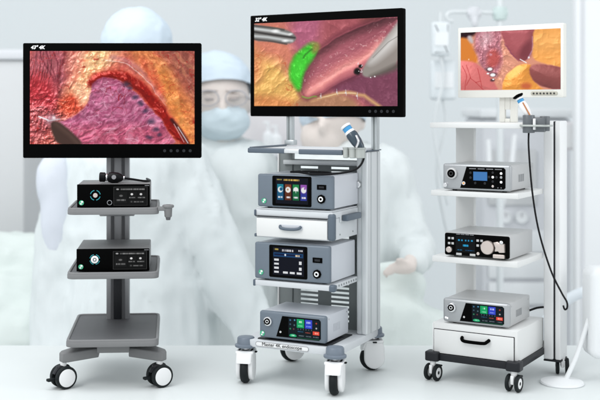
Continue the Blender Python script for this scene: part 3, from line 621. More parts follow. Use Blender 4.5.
# ------------------------------------------------------------------ CART 1: single grey column, three trays
T1 = R(4); O1 = Vector((-.728, 5.851, 0))
A1 = (math.cos(T1), math.sin(T1)); B1 = (-math.sin(T1), math.cos(T1))
def L1(x, y, z): return Vector((O1.x+x*A1[0]+y*B1[0], O1.y+x*A1[1]+y*B1[1], z))
c1 = empty('equipment_cart', O1, T1, 'grey single column cart with black consoles on two shelves and an empty bottom tray', 'cart', 'endoscopy equipment carts')
MB().box(-.066, .066, .50, .60, .20, 1.50, .006).build('column', M['c1l'], c1)
for x0, x1 in ((-.040, -.022), (.022, .040)): MB().box(x0, x1, .492, .501, .24, 1.499, .001).build('column_groove', M['c1d'], c1)
MB().box(-.021, .021, .488, .501, .24, .56, .001).build('cable_cover', M['dark'], c1)
def tray1(z0, z1, y0, y1, x0=-.242, x1=.242, rim=.016, inset=True):
    o = MB().prism(rrect(x0, x1, y0, y1, .04), z0, z1-.010, 'z', .004).build('shelf', M['c1'], c1)
    n = 7; outp = rrect(x0+.002, x1-.002, y0+.002, y1-.002, .038, n); inp = rrect(x0+rim, x1-rim, y0+rim, y1-rim, .028, n)
    b = bmesh.new(); K = len(outp); rings = []
    for pl, z in ((outp, z1-.0105), (outp, z1-.003), ([((a[0]*3+c[0])/4, (a[1]*3+c[1])/4) for a, c in zip(outp, inp)], z1), ([((a[0]+c[0]*3)/4, (a[1]+c[1]*3)/4) for a, c in zip(outp, inp)], z1), (inp, z1-.004), (inp, z1-.0105)):
        rings.append([b.verts.new((p[0], p[1], z)) for p in pl])
    for i in range(len(rings)-1):
        for j in range(K): b.faces.new((rings[i][j], rings[i][(j+1) % K], rings[i+1][(j+1) % K], rings[i+1][j]))
    mb = MB(); mb._join(b); mb.build('rim', M['c1'], o, ang=60)
    if inset: MB().prism(rrect(x0+rim+.001, x1-rim-.001, y0+rim+.001, y1-rim-.001, .027), z1-.0099, z1-.007, 'z').build('mat', M['c1d'], o)
    return o
s1 = tray1(.918, .955, -.02, .50); s2 = tray1(.580, .616, -.04, .62); s3 = tray1(.233, .272, -.10, .64)
for o_, z in ((s1, .918), (s2, .580)): MB().box(-.10, .10, .40, .52, z-.05, z-.0005, .006).build('shelf_bracket', M['c1l'], o_)
# side handle hub of the upper shelf
MB().box(.236, .300, -.005, .030, .935, .957, .006).build('accessory_arm', M['c1'], c1)
hb = MB().lathe([(.016, -.045), (.020, -.04), (.022, .004), (.027, .006), (.031, .010), (.031, .018), (.026, .022), (.013, .022), (.013, -.01), (0, -.01)], (.292, .012, .945)).build('instrument_holder', M['c1'], c1)
MB().cyl((.292, .012, .885), (.292, .012, .90), .011, .014).build('holder_stem', M['c1d'], hb)
MB().box(-.086, .086, .0, .34, .180, .229, .006).build('base_hub', M['c1'], c1)
for sx in (-1, 1):
    P = [(sx*.08, .06), (sx*.235, -.025), (sx*.262, -.03), (sx*.283, -.005), (sx*.278, .025), (sx*.11, .26), (sx*.08, .29)]
    if sx < 0: P = P[::-1]
    lg = MB().prism(P, .150, .202, 'z', .008, 3).build('leg', M['c1'], c1)
    for v in lg.data.vertices:
        t = max(0, (.16-v.co.y)/.18); v.co.z -= .012*t
def caster1(x, y, rot):
    Q = Matrix.Translation((x, y, 0)) @ Matrix.Rotation(rot, 4, 'Z')
    st_ = MB().cyl((x, y, .115), (x, y, .150), .017).build('stem', M['white2'], c1)
    h = MB(); h.box(-.018, .018, -.034, .040, .072, .122, .012, 3, M=Q)
    h.prism([(.062*math.cos(R(a))-.0, .060+.062*math.sin(R(a))) for a in range(20, 171, 10)]+[(-.02, .06)], -.016, .016, 'x', .004, M=Q)
    h = h.build('caster', M['dark'], c1)
    for sx in (-1, 1):
        wl = MB().lathe([(.030, -.013), (.056, -.013), (.060, -.008), (.060, .008), (.056, .013), (.030, .013), (.030, -.013)], Q @ Vector((sx*.032, 0, .060)), Q.to_3x3() @ Vector((1, 0, 0))).build('wheel', M['tyre'], h)
        MB().lathe([(.047, 0), (.047, .0155), (.042, .0175), (0, .0185)], Q @ Vector((sx*.031, 0, .060)), Q.to_3x3() @ Vector((sx, 0, 0))).build('hub_cap', M['white2'], h)
    MB().box(-.014, .014, .045, .095, .045, .060, .005, M=Q).build('brake_pedal', M['tyre'], h)
caster1(-.262, 0, R(122)); caster1(.246, 0, R(118))
make_console('camera_console', L1(-.190, .0, .949), T1, .385, .36, .128, 'G', 'black camera console with camera head on top, on the upper shelf of the grey cart')
make_console('camera_console', L1(-.193, .0, .610), T1, .385, .42, .124, 'H', 'black console with a white socket on the middle shelf of the grey cart')
# camera head lying on the upper console
ch = empty('endoscope_camera', L1(-.03, .10, 1.077), T1, 'black camera head with cable lying on top of the upper black console', 'endoscope camera')
mb = MB().lathe([(.020, -.05), (.026, -.046), (.026, -.020), (.018, -.014), (.018, -.004), (.026, .0), (.030, .02), (.028, .05), (.020, .07), (.010, .08), (0, .08)], (0, 0, .032), (1, 0, -.04)); mb.build('body', M['cable'], ch)
MB().lathe([(.0185, -.014), (.0195, -.012), (.0195, -.008), (.0185, -.006)], (0, 0, .032), (1, 0, -.04)).build('coupler_ring', M['chrome'], ch)
MB().lathe([(.012, 0), (.012, .004), (0, .004)], (.03, -.028, .034), (0, -1, .2)).build('button', M['greyp'], ch)
MB().tube([(.075, 0, .028), (.13, .01, .020), (.19, .05, .008), (.22, .12, .006), (.20, .26, .006)], .006).build('cable', M['cable'], ch)
MB().lathe([(.0105, .078), (.0105, .086), (.007, .087), (0, .087)], (0, 0, .032), (1, 0, -.04)).build('collar', M['chrome'], ch)
# monitor 1
z0, z1 = 1.5-(158-105)/1100*6.12, 1.5-(43-105)/1100*6.12
X0, X1 = (23-250)/1100*6.12, (201.3-250)/1100*6.12
s = 6.12/1100
monitor(((X0+X1)/2, 6.12, z0), 0, X1-X0, z1-z0, (7*s, 6.8*s, 8*s, 14*s), picture1(), '43" 4K', 'large black 43 inch monitor on the grey cart, leftmost and squarely facing the viewer', depth=.05)
MB().box(-.09, .09, .385, .50, 1.32, 1.42, .005).build('monitor_mount', M['c1d'], c1)

# ------------------------------------------------------------------ CART 2: four white casters, blue-grey trim
T2 = R(27.5); O2 = Vector((-.0217, 5.957, 0))
def L2(x, y, z): return Vector((O2.x+x*math.cos(T2)+y*math.sin(T2), O2.y-x*math.sin(T2)+y*math.cos(T2), z))
c2 = empty('equipment_cart', O2, -T2, 'pale grey cart with blue grey trim, drawer in the middle and large white casters', 'cart', 'endoscopy equipment carts')
fr = MB()
fr.box(-.02, .552, -.028, .56, .200, .240, .004)
base = fr.build('base_plate', M['lgrey'], c2)
MB().prism(rrect(.075, .385, .209, .233, .011), -.0305, -.028, 'y', .0005).build('name_plate', M['white2'], base)
MB().tube([(x, -.0305, z) for x, z in rrect(.075, .385, .209, .233, .011, 3)]+[(.385, -.0305, .222)], .0012, 6, 1).build('name_plate_edge', M['greyp'], base)
text('name_plate_text', 'Master 4K endoscope', .0265, (.230, -.0318, .2145), M['darkp'], base, align='CENTER')
MB().box(.07, .49, .0, .32, .2405, .246, .002).build('base_mat', M['dark'], base)
# right column: three-ribbed profile, and the thin posts above
rc = MB()
rc.box(.500, .565, .35, .555, .2405, 1.245, .010, 3); rc = rc.build('column', M['alu_l'], c2)
for y0 in (.40, .50): MB().box(.5645, .5675, y0, y0+.008, .245, 1.24, .001).build('column_groove', M['alu'], rc)
MB().box(.530, .536, .3465, .3505, .245, 1.24, .001).build('column_groove', M['alu'], rc)
MB().box(.498, .568, .348, .557, 1.2455, 1.252, .002).build('column_cap', M['slate'], rc)
for x, z0_ in ((.035, 1.28), (.555, 1.2525)):
    p = MB().box(x, x+.036, .43, .47, z0_, 1.62, .004).build('post', M['alu'], c2)
    MB().box(x+.013, x+.021, .4275, .4305, z0_, 1.60, .0005).build('post_groove', M['panel'], p)
MB().box(.025, .085, .425, .475, 1.27, 1.30, .004).build('post_socket', M['alu'], c2)
MB().box(-.012, .070, .44, .475, .2405, 1.245, .004).build('upright', M['panel'], c2)
MB().box(-.020, -.0125, .43, .476, .2405, 1.245, .002).build('upright_edge', M['white'], c2)
MB().box(.035, .600, .45, .475, 1.52, 1.58, .004).build('monitor_crossbar', M['alu'], c2)
# slotted back panel
bp = MB(); xs = [.10, .215, .275, .395, .455]; 
X0p, X1p, Z0p, Z1p = .0705, .4995, .2405, 1.19
rows = [z for z in np.arange(.28, 1.15, .026)]
# vertical strips and the bridges between slots
for a, b in ((X0p, .115), (.225, .305), (.415, X1p)): bp.box(a, b, .452, .458, Z0p, Z1p)
for a, b in ((.115, .225), (.305, .415)):
    zl = Z0p
    for k, z in enumerate(rows):
        bp.box(a, b, .4522, .4578, zl, z)
        zl = z+.013
    bp.box(a, b, .4522, .4578, zl, Z1p)
bp.build('slotted_back_panel', M['panel'], c2, smooth=False)
MB().box(.02, .50, .42, .452, 1.16, 1.185, .003).build('crossbar', M['alu_l'], c2)
# top shelf with blue grey front rails
ts = MB().box(.030, .560, -.008, .44, 1.246, 1.264, .003).build('shelf', M['lgrey'], c2)
MB().box(.024, .245, -.030, -.009, 1.243, 1.270, .006, 3).build('shelf_rail', M['slate'], ts)
MB().box(.325, .575, -.030, -.009, 1.241, 1.268, .006, 3).build('shelf_rail', M['slate'], ts)
MB().box(.240, .330, -.0285, -.009, 1.246, 1.267, .003).build('shelf_rail_joint', M['alu_l'], ts)
MB().box(.024, .045, -.008, .42, 1.2655, 1.275, .003).build('shelf_side_rail', M['slate'], ts)
# drawer unit
du = MB().box(.064, .508, .0, .345, .790, .905, .004).build('drawer_housing', M['lgrey'], c2)
MB().box(.060, .512, -.006, .347, .906, .940, .005).build('drawer_lid', M['lgrey'], du)
dfr = MB().box(.070, .484, -.014, -.001, .796, .895, .004).build('drawer_front', M['white'], du)
MB().box(.485, .524, -.016, .020, .792, .932, .012, 3).build('corner_post', M['slate'], du)
MB().box(.056, .066, -.016, .010, .905, .938, .004).build('corner_post', M['slate'], du)
MB().box(.056, .068, -.012, .010, .792, .810, .004).build('corner_post', M['slate'], du)
MB().box(.064, .484, -.0145, -.0065, .9015, .9055, .001).build('drawer_gap', M['dark'], du)
for yy, zz in ((.10, .815), (.28, .815), (.28, .88)): MB().cyl((.5075, yy, zz), (.5095, yy, zz), .0045, seg=12).build('screw', M['panel'], du)
h = MB(); h.prism(rrect(.205, .345, .838, .866, .012), -.019, -.014, 'y', .001).build('handle_plate', M['lgrey2'], dfr)
MB().tube([(.215, -.018, .858), (.222, -.030, .850), (.25, -.036, .845), (.30, -.036, .845), (.328, -.030, .850), (.335, -.018, .858)], .008).build('handle', M['slate'], dfr)
ph = MB().prism(rrect(.513, .548, .11, .31, .010), .886, .918, 'z', .004).build('side_handle', M['slate'], c2)
MB().box(.5085, .5125, .09, .20, .880, .925, .001).build('side_handle_bracket', M['lgrey'], ph)
MB().lathe([(.020, 0), (.020, .02), (.016, .024), (0, .024)], (.512, .343, 1.065), (0, -1, 0)).build('column_knob', M['chrome'], c2)
# middle shelf
ms = MB().box(.055, .505, -.010, .36, .531, .560, .003).build('shelf', M['lgrey'], c2)
MB().box(.492, .526, -.016, .025, .526, .563, .010, 3).build('corner_post', M['slate'], ms)
MB().box(.049, .062, -.015, .015, .527, .562, .005).build('corner_post', M['slate'], ms)
for k in range(9): MB().cyl((.5045, .06+k*.034, .546), (.5065, .06+k*.034, .546), .006, seg=12).build('vent_hole', M['panel'], ms)
# shelf under the upper console
MB().box(.065, .505, .0, .35, .9405, .9475, .002).build('shelf', M['lgrey'], c2)
# casters
def caster2(x, y, rot, cap=True):
    Q = Matrix.Translation((x, y, 0)) @ Matrix.Rotation(rot, 4, 'Z')
    h = MB(); rr_ = .066; cz = .072
    for sx in (-1, 1):
        prof = [(.058*math.cos(R(a)), cz+.058*math.sin(R(a))) for a in range(180, 361, 12)]+[(.056, .13), (.046, .165), (.03, .176), (-.03, .176), (-.05, .165), (-.058, .13)]
        h.prism(prof, sx*.0195, sx*.046, 'x', .008, 3, M=Q)
    h.prism([(.030, .125), (.052, .135), (.046, .166), (.03, .176), (-.03, .176), (-.046, .166), (-.055, .13), (-.04, .12), (0, .142)], -.020, .020, 'x', .002, M=Q)
    h.box(-.05, .05, -.052, .052, .158, .176, .008, 3, M=Q)
    h = h.build('caster', M['white2'], c2)
    h2_ = MB().prism([(-.052, .120), (-.074, .115), (-.070, .14), (-.056, .168), (-.04, .172)], -.044, .044, 'x', .012, 4, M=Q).build('hood', M['white2'], h)
    MB().lathe([(.040, -.019), (.063, -.019), (.068, -.014), (.070, 0), (.068, .014), (.063, .019), (.040, .019), (.040, -.019)], Q @ Vector((0, -.010, .070)), Q.to_3x3() @ Vector((1, 0, 0))).build('wheel', M['tyre'], h)
    MB().cyl(Q @ Vector((0, 0, .176)), Q @ Vector((0, 0, .199)), .020).build('stem', M['chrome'], h)
    MB().box(.030, .062, -.012, .012, .163, .170, .003, M=Q).build('brake_tab', M['tyre'], h)
    if cap:
        MB().lathe([(.058, .192), (.060, .195), (.060, .204), (.049, .210), (.047, .240), (.042, .246), (.028, .249), (0, .250)], (x, y, 0)).build('corner_bumper', M['slate_b'], c2)
caster2(0, .0, R(16)); caster2(.528, -.012, R(13)); caster2(.515, .575, R(-62)); caster2(.02, .56, R(-50))
# consoles on cart 2
make_console('light_console', L2(.076, -.012, .948), -T2, .440, .36, .183, 'A', 'blue grey console with a colourful four tile screen above the drawer')
make_console('image_console', L2(.058, -.012, .561), -T2, .440, .36, .203, 'B', 'blue grey console with a dark blue menu screen below the drawer')
make_console('light_source', L2(.087, -.014, .246), -T2, .390, .32, .152, 'C', 'blue grey low console with slanted touch screen, lowest on the cart with white casters')
# holder and camera head
hd = MB()
for k, (x, rr_) in enumerate(((.592, .015), (.630, .020), (.672, .025))):
    hd.lathe([(rr_*.7, -.025), (rr_, -.022), (rr_, .022), (rr_*1.15, .024), (rr_*1.15, .030), (rr_*.7, .030), (rr_*.7, -.02), (0, -.02)], (x, -.020, 1.252))
hd.box(.572, .68, -.010, .010, 1.240, 1.262, .004)
hd.build('instrument_holder', M['holder'], c2)
def camera_head(loc, rz, label, tiltx, body, s=1.0):
    r = empty('endoscope_camera', loc, rz, label, 'endoscope camera')
    d = Vector((-math.sin(tiltx), 0, math.cos(tiltx)))
    MB().lathe([(.012*s, -.02), (.020*s, 0), (.026*s, .03*s), (.028*s, .07*s), (.024*s, .082*s), (.0, .082*s)], (0, 0, 0), d).build('body', M[body], r)
    MB().lathe([(.0245*s, .080*s), (.0245*s, .092*s), (.020*s, .094*s), (0, .094*s)], (0, 0, 0), d).build('collar', M['white2'], r)
    MB().lathe([(.020*s, .092*s), (.022*s, .098*s), (.022*s, .112*s), (.018*s, .114*s), (0, .114*s)], (0, 0, 0), d).build('focus_ring', M['blue'], r)
    MB().lathe([(.024*s, .114*s), (.026*s, .118*s), (.026*s, .124*s), (.020*s, .127*s), (.018*s, .120*s), (0, .120*s)], (0, 0, 0), d).build('eyepiece_cup', M['white2'], r)
    return r, d
hd2, d2 = camera_head(L2(.672, -.02, 1.285), -T2, 'slate blue camera head standing in the holder of the cart with white casters', R(38), 'slate_d', 1.1)
MB().tube([(-.012, -.03, .06), (.002, -.034, .03), (-.01, -.03, -.0)], .006).build('lever', M['chrome'], hd2)
MB().tube([(.006, 0, -.01), (.018, -.002, -.06), (-.012, -.02, -.11), (-.10, -.02, -.135), (-.25, 0, -.148), (-.36, .03, -.14), (-.42, .06, -.142), (-.33, .10, -.140), (-.20, .08, -.143), (-.30, .03, -.145)], .0058).build('cable', M['cable'], hd2)
# monitor 2
monitor((.411, 6.173, 1.5-(116.7-105)/1100*6.173), -R(33), .975, .588, (.028, .030, .047, .060), picture2(), '32" 4K', 'black 32 inch monitor above the cart with white casters, turned to the left', depth=.04)

# ------------------------------------------------------------------ CART 3: white cart
T3 = R(32); O3 = Vector((1.0145, 6.0, 0))
def L3(x, y, z): return Vector((O3.x+x*math.cos(T3)+y*math.sin(T3), O3.y-x*math.sin(T3)+y*math.cos(T3), z))
c3 = empty('equipment_cart', O3, -T3, 'white cart with three open shelves above a white drawer and small black casters', 'cart', 'endoscopy equipment carts')
for z0_, z1_, x0_, x1_ in ((1.376, 1.404, -.036, .484), (1.006, 1.035, -.030, .458), (.645, .677, -.022, .455)):
    MB().box(x0_, x1_, 0, .435, z0_, z1_, .003).build('shelf', M['white'], c3)
MB().box(-.020, .088, .34, .38, .3105, .6445, .004).build('upright', M['white'], c3)
MB().box(-.020, .088, .34, .38, .6775, 1.0055, .004).build('upright', M['white'], c3)
MB().box(-.020, .088, .34, .38, 1.0355, 1.3755, .004).build('upright', M['white'], c3)
cl = MB().box(.462, .5155, .425, .56, .088, 1.412, .008, 4).build('column', M['white2'], c3)
MB().box(.516, .5235, .435, .56, .088, 1.410, .002).build('column_groove', M['dark'], cl)
MB().box(.524, .556, .43, .56, .088, 1.412, .008, 3).build('column_rear', M['white2'], cl)
MB().box(.462, .556, .425, .56, .078, .0875, .002).build('column_foot', M['dark'], cl)
bx = MB()
bx.box(-.020, .455, .0, .45, .150, .314, .003); bx = bx.build('drawer_housing', M['white'], c3)
MB().box(-.018, -.013, -.004, .0, .150, .31, .001).build('housing_edge', M['white2'], bx)
MB().box(-.010, .440, -.0022, -.0004, .146, .282, .0).build('drawer_gap', M['dark'], bx)
df = MB().box(-.007, .437, -.012, -.0023, .152, .279, .003).build('drawer_front', M['white'], bx)
MB().tube([(.155, -.012, .252), (.160, -.030, .246), (.175, -.036, .238), (.23, -.036, .236), (.285, -.036, .238), (.30, -.030, .246), (.305, -.012, .252)], .009).build('handle', M['black'], df)
bf = MB(); bf.box(-.025, .462, -.020, .012, .112, .1495, .004); bf.box(.430, .465, .012, .62, .112, .1495, .004); bf.box(-.025, .010, .012, .62, .112, .1495, .004); bf.box(.010, .430, .585, .62, .112, .1495, .004)
bf.build('base_frame', M['dark'], c3)
def caster3(x, y, rot, cap=True):
    Q = Matrix.Translation((x, y, 0)) @ Matrix.Rotation(rot, 4, 'Z')
    h = MB(); h.box(-.010, .010, -.030, .026, .040, .088, .006, M=Q); h.cyl(Q @ Vector((0, 0, .08)), Q @ Vector((0, 0, .113)), .016)
    h = h.build('caster', M['white2'], c3)
    MB().box(-.030, .030, .01, .052, .070, .080, .004, M=Q).build('brake_pedal', M['tyre'], h)
    for sx in (-1, 1):
        MB().lathe([(.028, -.009), (.041, -.009), (.045, -.005), (.045, .005), (.041, .009), (.028, .009), (.028, -.009)], Q @ Vector((sx*.026, 0, .045)), Q.to_3x3() @ Vector((1, 0, 0))).build('wheel', M['tyre'], h)
        hc = MB().lathe([(.029, -.004), (.029, .007), (.024, .009), (.010, .009), (.010, .006), (0, .006)], Q @ Vector((sx*.026, 0, .045)), Q.to_3x3() @ Vector((sx, 0, 0))).build('hub_cap', M['white2'], h)
        MB().lathe([(.009, 0), (.009, .009), (0, .010)], Q @ Vector((sx*.026, 0, .045)), Q.to_3x3() @ Vector((sx, 0, 0))).build('axle_cap', M['tyre'], h)
    if cap: MB().prism(rrect(x-.038, x+.040, y-.032, y+.040, .014), .108, .160, 'z', .008, 3).build('corner_bumper', M['dark'], c3)
caster3(-.012, -.012, R(-8)); caster3(.440, -.012, R(-4)); caster3(.545, .50, R(20), False); caster3(.0, .60, R(10), False)
make_console('light_source', L3(.039, .0, 1.036), -T3, .380, .40, .147, 'E', 'silver console with small blue display on the upper middle shelf of the white cart')
make_console('pump_console', L3(.048, .0, .678), -T3, .367, .38, .133, 'F', 'black fronted pump console with round metal wheel on the lower shelf of the white cart')
make_console('light_source', L3(.036, .008, .3145), -T3, .372, .36, .137, 'D', 'silver console with slanted colour touch screen on top of the white drawer')
MB().tube([L3(.40, .372, .36), L3(.43, .42, .37), L3(.455, .50, .365)], .006).build('power_cable', M['cable'])
tag(bpy.data.objects['power_cable'], 'short black cable behind the lowest silver console of the white cart', 'cable')
# holder + camera head + long cable
hd = MB()
hd.cyl((.515, .0, 1.355), (.515, 0, 1.448), .031, bev=.003); hd.cyl((.590, .03, 1.365), (.590, .03, 1.442), .026, bev=.003); hd.box(.515, .60, -.008, .02, 1.36, 1.435, .004)
hd = hd.build('instrument_holder', M['slate'], c3); hd.data.materials[0] = mat('holder_dark_grey', (.11, .12, .13), .35, spec=.5)
MB().prism(rrect(.47, .632, -.042, .062, .035), 1.388, 1.398, 'z', .002).build('holder_flange', M['holder'], hd)
MB().box(.545, .556, -.028, .0, 1.372, 1.43, .003).build('holder_clip', M['white2'], hd)
ch3, d3 = camera_head(L3(.515, 0, 1.448), -T3, 'white camera head with blue ring in the holder beside the white monitor', R(30), 'white2', .82)
MB().lathe([(.023, .108), (.028, .112), (.028, .118), (.012, .122), (0, .122)], (0, 0, 0), d3).build('eyepiece_rim', M['black'], ch3)
MB().cyl(Vector((.012, -.020, .0)), Vector((-.025, -.020, .065)), .004).build('lever', mat('copper_button', (.55, .25, .12), .3, metal=.7), ch3)
pts = [(.0, 0, -.09), (.010, -.03, -.18), (.032, -.04, -.40), (.070, -.05, -.60), (.130, -.05, -.79), (.185, -.05, -.90), (.212, -.05, -.945), (.214, -.05, -.975), (.202, -.05, -.985), (.194, -.05, -.965)]
MB().tube(pts, .0048).build('cable', M['cable'], ch3)
# monitor 3
mp = MB()
mp.box(.250, .282, .305, .330, 1.4045, 1.62, .003); mp.box(.312, .350, .305, .330, 1.4045, 1.62, .003); mp.box(.2825, .3115, .306, .329, 1.4045, 1.425, .001); mp.box(.2825, .3115, .306, .329, 1.475, 1.62, .001)
mp = mp.build('monitor_stand', M['cream'], c3)
mo = monitor((1.4246, 6.05, 1.5-(97.5-105)/1100*6.05), -R(39), .627, .3965, (.018, .016, .028, .043), picture3(), None, 'white framed monitor above the white cart at the right', mb='cream', depth=.04, knobs='strip')

# ------------------------------------------------------------------ the operating theatre behind
def soft(name, prims, m, parent=None, voxel=.03, wr=0., wf=3.5, stretch=(1, 1, .45), smooth=3, seed=0, cut=None, folds=0.):
    """prims: ('e', centre, (rx,ry,rz)) or ('c', p0, p1, r0, r1): fused into ONE continuous mesh"""
    mb = MB()
    for p in prims:
        if p[0] == 'e': mb.ell(p[1], p[2])
        else:
            _, a, b_, r0, r1 = p; n = 8
            for k in range(n+1):
                t = k/n; mb.ell(Vector(a).lerp(Vector(b_), t), (r0+(r1-r0)*t,)*3, u=16, v=10)
            mb.cyl(a, b_, r0, r1, 16)
    o = mb.build(name, m, parent)
    md = o.modifiers.new('r', 'REMESH'); md.mode = 'VOXEL'; md.voxel_size = voxel
    ms_ = o.modifiers.new('s', 'SMOOTH'); ms_.iterations = smooth; ms_.factor = .6
    bpy.context.view_layer.update()
    me = bpy.data.meshes.new_from_object(o.evaluated_get(bpy.context.evaluated_depsgraph_get())); o.modifiers.clear(); o.data = me
    if wr:
        off = Vector((seed*7.3, seed*3.1, seed*1.7)); new = []
        for v in me.vertices:
            q = Vector((v.co.x*stretch[0], v.co.y*stretch[1], v.co.z*stretch[2]))*wf+off
            q = q+Vector((mn.noise(q*.7), mn.noise(q*.7+Vector((9, 0, 0))), mn.noise(q*.7+Vector((0, 9, 0)))))*.8
            d = (1-abs(mn.noise(q))*2.4)*.6+(1-abs(mn.noise(q*2.3))*2.4)*.3+mn.noise(q*.5)*.25
            if folds:
                q2 = Vector((v.co.x*2.4, v.co.y*2.4, v.co.z*.75+v.co.x*.5))*1.7+off; q2 += Vector((mn.noise(q2*.6), mn.noise(q2*.6+Vector((5, 0, 0))), 0))*.9
                d += folds*(max(0, 1-abs(mn.noise(q2))*5)**1.5-.3)
            new.append(v.co+v.normal*wr*d)
        for v, c in zip(me.vertices, new): v.co = c
    if cut:
        b = bmesh.new(); b.from_mesh(me)
        for co, no in cut: bmesh.ops.bisect_plane(b, geom=list(b.verts)+list(b.edges)+list(b.faces), plane_co=co, plane_no=no, clear_outer=True)
        b.to_mesh(me); b.free()
    me.polygons.foreach_set('use_smooth', [True]*len(me.polygons)); me.name = name; o.name = name
    return o
PC = dict(  # theatre colours; the washed-out haze is mixed into their paleness
 gown=mat('hazed_gown_cloth', (0.700, 0.743, 0.747), .85, spec=.1, bump=.3, bscale=14, var=.03, vscale=3, crease=.55),
 gown2=mat('hazed_mint_gown', (0.696, 0.733, 0.733), .85, spec=.1, bump=.3, bscale=14, var=.03, vscale=3, crease=.55),
 lav=mat('hazed_lavender_scrubs', (.66, .69, .75), .85, spec=.1, bump=.2, bscale=14),
 cap=mat('hazed_blue_cap', (0.583, 0.667, 0.743), .85, spec=.1, bump=.3, bscale=16, var=.04),
 mask=mat('hazed_blue_mask', (0.611, 0.705, 0.752), .8, spec=.1, bump=.2, bscale=20),
 skin=mat('hazed_skin', (.72, .645, .60), .6, spec=.2, var=.04, vscale=5),
 grey=mat('hazed_grey_cabinet', (0.620, 0.625, 0.630), .6, spec=.2, var=.04, vscale=2),
 lilac=mat('hazed_lilac_metal', (0.658, 0.667, 0.691), .6, spec=.2, var=.04, vscale=2),
 pink=mat('hazed_pink_cabinet', (0.658, 0.634, 0.644), .6, spec=.2, var=.06, vscale=3),
 white=mat('bright_white_panel', (0.790, 0.804, 0.813), .5, spec=.2, var=.01),
 drape=mat('hazed_green_drape', (.67, .725, .70), .9, spec=.05, bump=.3, bscale=12, var=.04, vscale=3, crease=.55),
 frame=mat('hazed_frame', (0.395, 0.385, 0.404), .4),
 hose=mat('hazed_blue_hose', (0.677, 0.724, 0.761), .5),
 steel=mat('hazed_steel', (0.677, 0.705, 0.714), .35, metal=.1),
 clear=mat('milky_bag', (0.705, 0.743, 0.761), .3, spec=.3, var=.04, vscale=14),
)
def person(D, head, hr, prims_body, prims_gown, label, seed, cap_cut, gown, face=True, tilt=0., arm=()):
    s_ = D/FPX; W = lambda px, py, dy=0.: at(px, py, D)+Vector((0, dy, 0))
    hx, hy = head; r = hr*s_; c = W(hx, hy)
    root = empty('person', (c.x, D, -2.5), 0, label, 'person')
    inv = Matrix.Translation((-c.x, -D, 2.5))
    def child(o, par=root):
        o.data.transform(inv if True else Matrix()); o.parent = par; return o
    P = [('e', c+Vector((0, 0, r*.12)), (r*.80, r*.95, r*.95)), ('e', c+Vector((r*tilt, -r*.22, -r*.52)), (r*.60, r*.66, r*.58)),
         ('e', c+Vector((r*tilt*1.2, -r*.92, -r*.20)), (r*.11, r*.13, r*.22)), ('c', c+Vector((0, r*.1, -r*.6)), c+Vector((0, r*.2, -r*1.5)), r*.42, r*.48),
         ('e', c+Vector((-r*.80, .02, -r*.12)), (r*.10, r*.16, r*.24)), ('e', c+Vector((r*.80, .02, -r*.12)), (r*.10, r*.16, r*.24))]
    for sx in (-1, 1): P.append(('e', c+Vector((sx*r*.3+r*tilt, -r*.80, r*.10)), (r*.26, r*.14, r*.07)))
    hp = prims_body(W, s_); wrist = Vector(hp[0][1])
    P += [('c', c+Vector((0, r*.2, -r*1.4)), c+Vector((0, r*.3, -r*2.2)), r*.46, r*.5), ] + [('c', p_, q_, r*ra, r*rb) for p_, q_, ra, rb in zip([c+Vector((0, r*.3, -r*2.2))]+[W(*k) for k in arm], [W(*k) for k in arm]+[wrist], (.34, .30, .24), (.30, .24, .16))]
    body = child(soft('body', P+hp, PC['skin'], None, .022, smooth=2))
    g = child(soft('gown', prims_gown(W, s_), PC[gown], None, .035, wr=.032, wf=4.2, folds=.6, stretch=(1.2, 1, .40), seed=seed, smooth=4))
    child(soft('surgical_cap', [('e', c+Vector((0, r*.05, r*.25)), (r*.92, r*1.06, r*.98))], PC['cap'], None, .022, wr=.012, wf=7, seed=seed+3, stretch=(1, 1, 1), smooth=2,
          cut=[(c+Vector((0, 0, r*cap_cut)), Vector((.10, -.28, -1)))]))
    if face:
        child(soft('face_mask', [('e', c+Vector((r*tilt, -r*.34, -r*.52)), (r*.68, r*.68, r*.50)), ('e', c+Vector((r*tilt*1.2, -r*.82, -r*.36)), (r*.28, r*.24, r*.22))], PC['mask'], None, .02, wr=.010, wf=7, seed=seed+5, stretch=(.4, 1, 1.6), smooth=3,
              cut=[(c+Vector((0, -r*.05, 0)), Vector((0, 1, 0)))]))
        gl = MB()
        for sx in (-1, 1):
            gc = c+Vector((r*tilt*1.1+sx*r*.34, -r*1.02, r*.04))
            pts = [gc+Vector((r*.26*math.cos(a), 0, r*.19*math.sin(a))) for a in [k*math.pi/8 for k in range(17)]]
            gl.tube(pts, r*.016, 6, 2)
            gl.tube([gc+Vector((sx*r*.26, 0, r*.05)), c+Vector((sx*r*.72, -r*.55, r*.08)), c+Vector((sx*r*.86, .02, r*.02))], r*.016, 6, 4)
        child(gl.build('glasses', PC['frame'], None))
        for sx in (-1, 1):
            e = MB().ell(c+Vector((sx*r*.30+r*tilt, -r*.92, r*.02)), (r*.12, r*.05, r*.035)).build('eye', mat('hazed_brown_eye', (.40, .36, .35), .5), None); child(e)
            e = MB().ell(c+Vector((sx*r*.31+r*tilt, -r*.93, r*.22)), (r*.22, r*.05, r*.035)).build('eyebrow', mat('hazed_brown_brow', (.50, .45, .43), .8), None); child(e)
    return root
FLZ = -2.5
